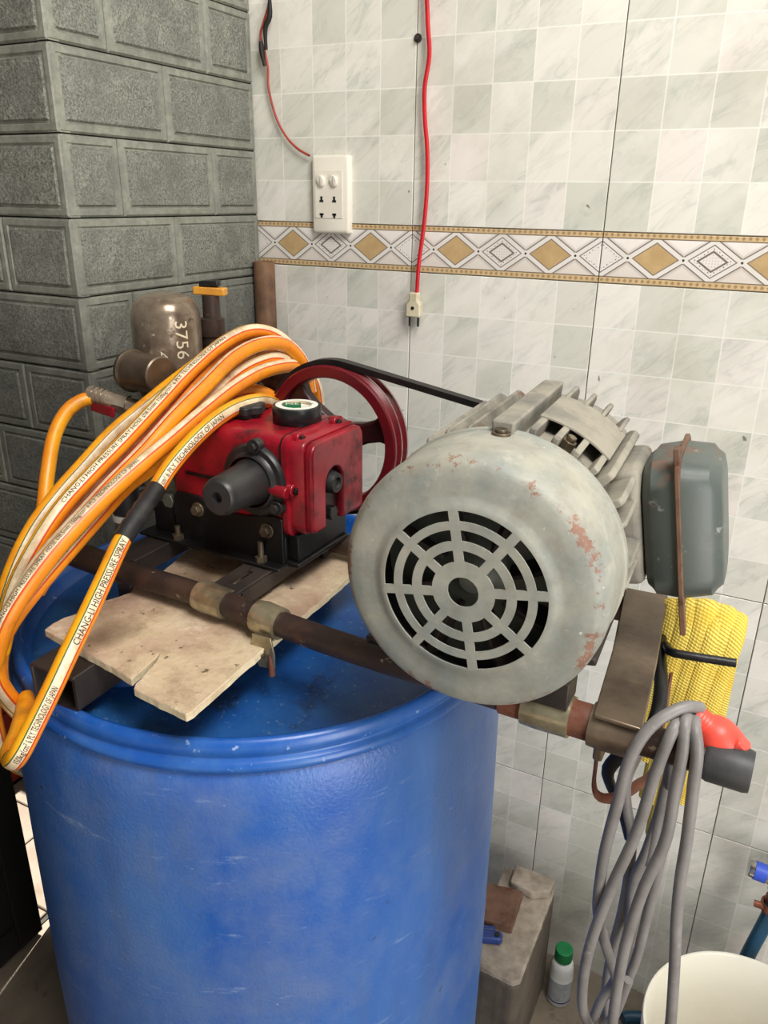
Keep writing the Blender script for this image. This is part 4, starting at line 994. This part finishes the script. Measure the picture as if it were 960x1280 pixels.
def strand(key, roll, r=HR, label=None, stop=None):
    pts = [Vector(p) for p in HOSE[key]]
    P, marks = spline(pts, .007)
    fr_ = frames(P); N0 = []
    for (T, _, _) in fr_:
        nv = (VIEW - T*VIEW.dot(T)).normalized(); bv = T.cross(nv)
        a = math.radians(roll(len(N0)/len(P)) if callable(roll) else roll); N0.append(nv*math.cos(a) + bv*math.sin(a))
    # smooth the stripe direction
    for _ in range(6):
        N0 = [(N0[max(i-1, 0)] + N0[i]*2 + N0[min(i+1, len(N0)-1)]).normalized() for i in range(len(N0))]
    Q = [p-HO for p in P]
    mb = MB().tube(Q, r, 16, N0=N0)
    o = mb.build('hose_loop', 'hose', hz, smooth=60)
    if label: note(o, label)
    return o, Q, N0, marks
def print_on(o, Q, N0, txt, size, s_end, length, r=HR, yoff=-.36):
    """prints lettering along the stripe; text runs against the path so it reads upwards from the lower left"""
    fr_ = frames(Q, N0); L = [0]
    for i in range(1, len(Q)): L.append(L[-1]+(Q[i]-Q[i-1]).length)
    vs, fs = text_geo(txt, size); out = []; squeeze = length/max(v.x for v in vs)
    for v in vs:
        s_ = s_end - v.x*squeeze
        s_ = min(max(s_, 0), L[-1]-1e-6); i = 0
        lo, hi = 0, len(L)-1
        while hi-lo > 1:
            mid = (lo+hi)//2
            if L[mid] <= s_: lo = mid
            else: hi = mid
        t = (s_-L[lo])/max(L[hi]-L[lo], 1e-9); p = Q[lo].lerp(Q[hi], t)
        Nn = fr_[lo][1].lerp(fr_[hi][1], t).normalized(); B = fr_[lo][2].lerp(fr_[hi][2], t).normalized()
        ph = (v.y + yoff*size)/r
        out.append(p + (Nn*math.cos(ph) + B*math.sin(ph))*(r+.00025))
    # drop letters that ran off the end
    MB().add(out, fs).build('printed_lettering', 'ink', o, smooth=0)
    return L
TXT = 'CHANG-LI HIGH PRESSURE SPRAY HOSE \u00d88.5mm 150kg/cm\u00b2 6 PLY TECHNOLOGY OF JAPAN'
def textlen(s_, size):
    vs, _ = text_geo(s_, size); return max(v.x for v in vs)
def length_at(Q, i):
    return sum((Q[k]-Q[k-1]).length for k in range(1, i+1))
strand('A', lambda t: -20 if t < .55 else -10)
oA = strand('B1', lambda t: 34 - 30*t)
strand('B2', lambda t: 45)
strand('D', lambda t: 66, label='strand showing mostly its orange yellow side')
strand('E', lambda t: 15)
oF = strand('F', lambda t: 46 - 10*t, label='front strand with a broad cream stripe and lettering')
oG = strand('G', lambda t: 12)
oH = strand('H', lambda t: -12 if t < .84 else 130, label='strand hanging in front of the drum, kinked at the bottom')
strand('I', lambda t: 60)
strand('J', lambda t: 118, label='end of the hose, curving down from the brass fitting')
# front strand: the last letters stand near its middle, the first ones low on the left
la = lambda q, k: length_at(q[1], q[3][k])
oB = oA; mk = oH[3]
print_on(oF[0], oF[1], oF[2], TXT, .0068, la(oF, 12), la(oF, 12)-la(oF, 7)-.004)
print_on(oB[0], oB[1], oB[2], TXT, .0060, la(oB, 9), la(oB, 9)-la(oB, 4))
print_on(oG[0], oG[1], oG[2], 'CHANG-LI HIGH PRESSURE SPRAY', .0062, la(oG, 6), la(oG, 6)-la(oG, 4))
# hanging strand, in three stretches
print_on(oH[0], oH[1], oH[2], 'CHANG-LI HIGH PRESSURE SPRAY', .0088, la(oH, 13)-.006, la(oH, 13)-la(oH, 10)-.009)
print_on(oH[0], oH[1], oH[2], '150kg/cm\u00b2 6 PLY TECHNOLOGY OF JAPAN', .0080, la(oH, 16)+.004, la(oH, 16)-la(oH, 14)+.004)
print_on(oH[0], oH[1], oH[2], 'cm\u00b2 6 PLY TECHNOLOGY OF JAPAN', .0078, la(oH, 8)-.003, la(oH, 8)-la(oH, 5)-.004)
a, b_ = mk[8], mk[10]
seg = oH[1][a:b_+1]
wr = MB().tube(seg, lambda t: HR+.0009+.0006*math.sin(t*34), 18).build('black_tape_wrap', 'tape_wrap', hz, smooth=60)
note(wr, 'black tape wound round a joint of the hanging strand')

# ================================================================== GREY POWER CORD
pc = thing('power_cord', 'grey three-phase cord looped over the right pipe end, with a coral red plug', 'cord', (.54, -.65, 1.06))
CO = Vector((.54, -.65, 1.06))
for k in ('c1', 'c2', 'c3', 'c4', 'c5', 'c6', 'c7'):
    P, _ = spline(CORD[k], .008)
    MB().tube([p-CO for p in P], .0047, 14).build('cord_loop', 'cord', pc, smooth=60)
d = Vector((.033, .004, -.030)).normalized(); o_ = Vector((.5455, -.641, 1.0735)) - CO; PS = .74
pg = bpy.data.objects.new('cord_plug', None); COL.objects.link(pg); pg.parent = pc
pr = [(0, 0), (.0105, 0)]
for k in range(5): pr += [(.0112+.0006*k, .001+.0038*k), (.0122+.0006*k, .0022+.0038*k), (.0112+.0006*k, .0034+.0038*k)]
pr += [(.0150, .0205), (.0190, .024), (.0225, .032), (.0235, .044), (.0225, .054), (.020, .057), (0, .057)]
pr = [(a*PS, c*PS) for a, c in pr]
note(MB().lathe(pr, o_, d, 32).build('plug_body', 'coral', pg, smooth=50), 'coral red rubber plug with ribbed neck')
x_, y_, _z = frame(d)
b = MB(); c = o_ + d*.042 + Vector((.007, -.004, .011)); b.box(c, (.018, .008, .015), d.to_track_quat('Z', 'Y').to_matrix()); note(b.build('plug_clip', 'coral', pg, bevel=.002), 'folded clip of the plug')
for s_ in (-1, 1):
    b = MB(); c = o_ + d*.048 + x_*.007*s_; b.cyl(c, c + d*.012, .0024, n=12); b.build('plug_pin', 'bolt', pg)

# ================================================================== YELLOW NET
net = thing('yellow_net', 'bundle of yellow knitted netting draped over the back pipe end', 'net', (.535, -.441, 1.06))
NO = Vector((.535, -.441, 1.06))
def fold(x0, x1, zt, zb, yb, rx, ry, back=.90):
    pts = [(x0, -.414, back), (x0, -.420, 1.00), (x0+.001, -.4255, 1.045), (x0+.001, -.441, zt), (x0+.001, -.4595, 1.045), (x0*.75+x1*.25, -.466, 1.005), (x0*.5+x1*.5, -.469, .965), ((x0*.25+x1*.75), -.467, .935), (x1, -.462, zb)]
    P, _ = spline(pts, .006)
    MB().tube([p-NO for p in P], rx, 16, N0=(1, 0, 0), ry=ry).build('net_fold', 'net', net, smooth=60)
fold(.507, .503, 1.0615, .915, 0, .0120, .0050)
fold(.520, .510, 1.0640, .885, 0, .0140, .0068)
fold(.536, .520, 1.0655, .835, 0, .0150, .0078)
fold(.551, .532, 1.0640, .805, 0, .0140, .0072)
fold(.563, .545, 1.0605, .845, 0, .0110, .0060)
fold(.545, .530, 1.0600, .79, 0, .0120, .0090, .88)

# ================================================================== WALL: SOCKET, CABLES, SCREW, CORNER PIPE
sk = thing('wall_socket', 'white double wall socket with two rocker switches, on the tile border', 'socket', (-.1435, 0, 1.4385))
b = MB(); loft(b, [[(x, y, z) for x, z in rrect(-.035+i, .035-i, -.0595+i, .0595-i, .004)] for y, i in ((0, 0), (-.0075, 0), (-.0100, .0016), (-.0112, .0045))])
b.build('face_plate', 'white_plastic', sk, smooth=40)
b = MB(); loft(b, [[(x, y, z) for x, z in rrect(-.028+i, .024-i, -.036+i, .037-i, .002)] for y, i in ((-.011, 0), (-.0122, .0006))]); b.build('insert_plate', 'white_plastic', sk, smooth=40)
for x in (-.0155, .0085):
    b = MB(); loft(b, [[(x+xx, y+(-.0012 if zz > 0 else .0008)*(y < -.013), .0205+zz) for xx, zz in rrect(-.0065+i, .0065-i, -.0085+i, .0085-i, .0055)] for y, i in ((-.0122, 0), (-.0155, 0), (-.0168, .0012))])
    b.build('rocker_switch', 'white_plastic', sk, smooth=40)
    for z, s_ in ((-.0085, 1), (-.0285, -1)):
        b = MB()
        b.b2((x-.0036, -.0128, z-.0026), (x+.0036, -.0119, z+.0004) if s_ > 0 else (x+.0036, -.0119, z+.0004))
        if s_ > 0: b.b2((x-.0018, -.0128, z), (x+.0018, -.0119, z+.0062))
        else: b.b2((x-.0018, -.0128, z-.0062), (x+.0018, -.0119, z))
        b.build('socket_slot', 'black_hole', sk, smooth=0)
ex = thing('extension_plug', 'red cable with an old cream two-pin plug hanging down the tiled wall', 'cable', (.014, -.012, 1.29))
EO = Vector((.014, -.012, 1.29))
P, _ = spline(WIRE['red'], .01)
MB().tube([p-EO for p in P], .0034, 12, N0=(1, 0, 0), ry=.0026).build('red_cable', 'red_wire', ex, smooth=60)
b = MB()
pro = [(-.0075, .005), (.0075, .005), (.0078, -.001), (.0072, -.004), (.0078, -.008), (.0125, -.013), (.0128, -.031), (.0120, -.0335), (-.0120, -.0335), (-.0128, -.031), (-.0125, -.013), (-.0078, -.008), (-.0072, -.004), (-.0078, -.001)]
b.prism(pro, -.0065, .0065, fn=lambda x, y, z: (x, z-.002, y)); b.build('plug_body', 'old_plastic', ex, bevel=.002)
b = MB(); b.cyl((0, -.008, -.019), (0, -.0095, -.019), .0028, n=14); b.build('plug_screw', 'black_hole', ex)
for x in (-.0075, .0075):
    b = MB(); b.cyl((x, -.002, -.033), (x, -.002, -.0485), .0018, n=10); b.build('plug_pin', 'black_hole', ex)
th_ = thing('thin_cable', 'thin faded red wire with black clips, running down to the white wall socket', 'wire', (-.24, -.008, 1.6))
TO = Vector((-.24, -.008, 1.6))
P, _ = spline(WIRE['thin'], .008); MB().tube([p-TO for p in P], .0019, 10).build('wire', 'faded_wire', th_, smooth=60)
for k in ('blk', 'blk2'):
    P, _ = spline(WIRE[k], .008); MB().tube([p-TO for p in P], lambda t: .0028+.0016*math.sin(min(t*1.2, 1)*PI), 10).build('clip', 'black_hole', th_, smooth=60)
b = MB(); b.cyl((.002, -.0002, 1.652), (.002, -.0022, 1.652), .0062, n=10); b.cyl((.002, -.002, 1.652), (.002, -.0065, 1.652), .0032, n=6)
tag(b.build('wall_screw', 'dark_steel', bevel=.0004), 'small dark screw in the tile joint beside the red cable', 'screw')
b = MB(); b.lathe([(.0135, .0), (.0185, .0), (.0185, 1.330), (.0150, 1.330), (.0140, 1.20), (.0135, .9)], (-.2715, -.0215, 0), (0, 0, 1), 28)
o = b.build('corner_pipe', 'corner_pipe', smooth=40); tag(o, 'scorched brown open-topped pipe standing in the wall corner', 'pipe')

# ================================================================== FLOOR ITEMS, RIGHT
pn = thing('concrete_block', 'stained concrete block against the tile wall, behind the blue drum', 'block', (.31, -.14, 0))
b = MB(); prof = [(-.285, 0), (-.003, 0), (-.003, .262), (-.036, .262), (-.040, .250), (-.285, .250)]
b2_ = MB()
out_ = [(.268, -.287), (.352, -.290), (.362, -.280), (.3625, -.080), (.358, -.066), (.262, -.066)]
b.prism([(x-.31, y+.14) for x, y in jag(out_)], 0, .238, 1, 1); b.prism([(x-.31, y+.14) for x, y in jag([(p[0]-.001, p[1]+.001) for p in out_])], .2375, .250, 0, 0)
b.build('block_body', ['concrete', 'concrete_side'], pn, bevel=.003, smooth=0)
b = MB(); b.prism([(x-.31, y+.14) for x, y in jag([(.286, -.112), (.330, -.118), (.358, -.100), (.359, -.068), (.282, -.068)])], .2495, .268); b.build('mortar_lump', 'concrete', pn, bevel=.003, smooth=0)
rb = thing('rusty_plate', 'rusty flat iron block lying on the stained concrete block', 'iron block', (.283, -.165, .2505), (math.radians(3), math.radians(-2), math.radians(12)))
b = MB(); b.prism(jag([(-.05, -.040), (.028, -.046), (.040, .032), (-.05, .036)]), 0, .020); b.build('plate', 'iron_rusty', rb, bevel=.002, smooth=0)
cl = thing('clamp', 'navy blue plastic clamp on the concrete block, half hidden by the drum', 'clamp', (.296, -.232, .2505), (0, 0, math.radians(20)))
b = MB(); b.prism(rrect(-.045, .016, -.009, .009, .008), .002, .016); b.build('clamp_jaw', 'navy', cl, bevel=.002)
b = MB(); b.prism(rrect(-.045, .004, .010, .020, .004), .002, .014); b.build('clamp_jaw', 'navy', cl, bevel=.002)
MB().cyl((.006, 0, .0), (.006, 0, .018), .0045).build('clamp_pivot', 'black_hole', cl)
bt = thing('small_bottle', 'small white bottle with a green cap on the floor beside the concrete block', 'bottle', (.395, -.088, 0)); bt.scale = (.9, .9, .93)
MB().lathe([(0, 0), (.0225, 0), (.0250, .004), (.0250, .074), (.0242, .078), (.0250, .082), (.0240, .087), (.0246, .091), (.0230, .097), (.0233, .101), (.0195, .110), (.0150, .114), (.0150, .119)], (0, 0, 0), (0, 0, 1), 40).build('bottle_body', 'bottle', bt, smooth=40)
MB().lathe([(.0252, .020), (.0254, .020), (.0254, .070), (.0252, .070)], (0, 0, 0), (0, 0, 1), 40).build('paper_label', 'bottle_label', bt)
MB().lathe([(.0252, .0135), (.0256, .0135), (.0256, .0165), (.0252, .0165)], (0, 0, 0), (0, 0, 1), 40).build('dark_band', 'navy', bt)
star = [((.0178+.0005*(k % 2))*math.cos(k*2*PI/48), (.0178+.0005*(k % 2))*math.sin(k*2*PI/48)) for k in range(48)]
b = MB(); b.prism(star, .115, .142); note(b.build('screw_cap', 'green', bt, bevel=.0015, smooth=0), 'green ribbed screw cap')
bk = thing('bucket', 'cream plastic bucket on the floor at the right corner', 'bucket', (.698, -.261, 0))
MB().lathe([(0, .004), (.117, .004), (.120, 0), (.124, .002), (.140, .235), (.1412, .236), (.1485, .236), (.1485, .243), (.1425, .245), (.1440, .270), (.1500, .270), (.1500, .278), (.1455, .279), (.1465, .294), (.1500, .296), (.1515, .300), (.1500, .3035), (.1470, .3035), (.1450, .300), (.1370, .235), (.1205, .012), (0, .010)], (0, 0, 0), (0, 0, 1), 80).build('bucket_wall', 'cream', bk, smooth=40)
hp = [(.152*math.cos(t), .152*math.sin(t)*.98, .262-.02*math.sin((t)/PI*PI)) for t in [k*PI/24 for k in range(25)]]
for s_ in (0, PI):
    b = MB(); b.cyl((.146*math.cos(s_+.9), .146*math.sin(s_+.9), .258), (.157*math.cos(s_+.9), .157*math.sin(s_+.9), .258), .012); b.build('handle_lug', 'cream', bk, bevel=.001)
tp = thing('water_tap', 'chrome tap with a blue band and red brass fitting on the tile wall, right edge', 'tap', (.70, 0, .413))
b = MB(); b.lathe([(0, 0), (.012, 0), (.0135, .002), (.0135, .060), (.018, .062), (.018, .10), (0, .10)], (-.040, -.062, .024), (1, .02, -.10), 28); b.build('tap_barrel', 'chrome', tp, smooth=40)
MB().lathe([(.0138, .0075), (.0150, .008), (.0150, .026), (.0138, .0265)], (-.040, -.062, .024), (1, .02, -.10), 28).build('blue_band', 'blue_tape', tp, smooth=40)
b = MB(); b.cyl((.020, -.060, .015), (.020, 0, .015), .012); b.lathe([(.026, 0), (.026, .005), (.014, .008)], (.020, -.009, .015), (0, 1, 0), 24); b.build('wall_stub', 'chrome', tp)
b = MB(); b.lathe([(.0, 0), (.012, 0), (.012, .016), (.0085, .018), (.0085, .028), (.012, .030), (.012, .040), (.009, .042), (.009, .058), (0, .058)], (.004, -.062, .014), (0, -.05, -1), 20); b.build('tap_spout', 'brass', tp, smooth=40)
b = MB(); b.lathe([(.0125, -.006), (.0160, -.006), (.0160, .006), (.0125, .006)], (.003, -.065, -.034), (0, 0, 1), 20); b.cyl((-.022, -.072, -.034), (-.006, -.072, -.034), .0055, n=8); b.build('hose_clip', 'brass', tp)
P, _ = spline([(.704, -.064, .392), (.703, -.066, .36), (.698, -.070, .33), (.690, -.072, .28), (.680, -.068, .20), (.665, -.055, .10), (.640, -.046, .03), (.60, -.050, .0125), (.56, -.060, .0125), (.530, -.072, .0125), (.516, -.083, .0125)], .01)
o = MB().tube(P, .0115, 18).build('water_hose', 'hose_blue', smooth=60); tag(o, 'teal blue water hose running from the tap down behind the cream bucket', 'hose')
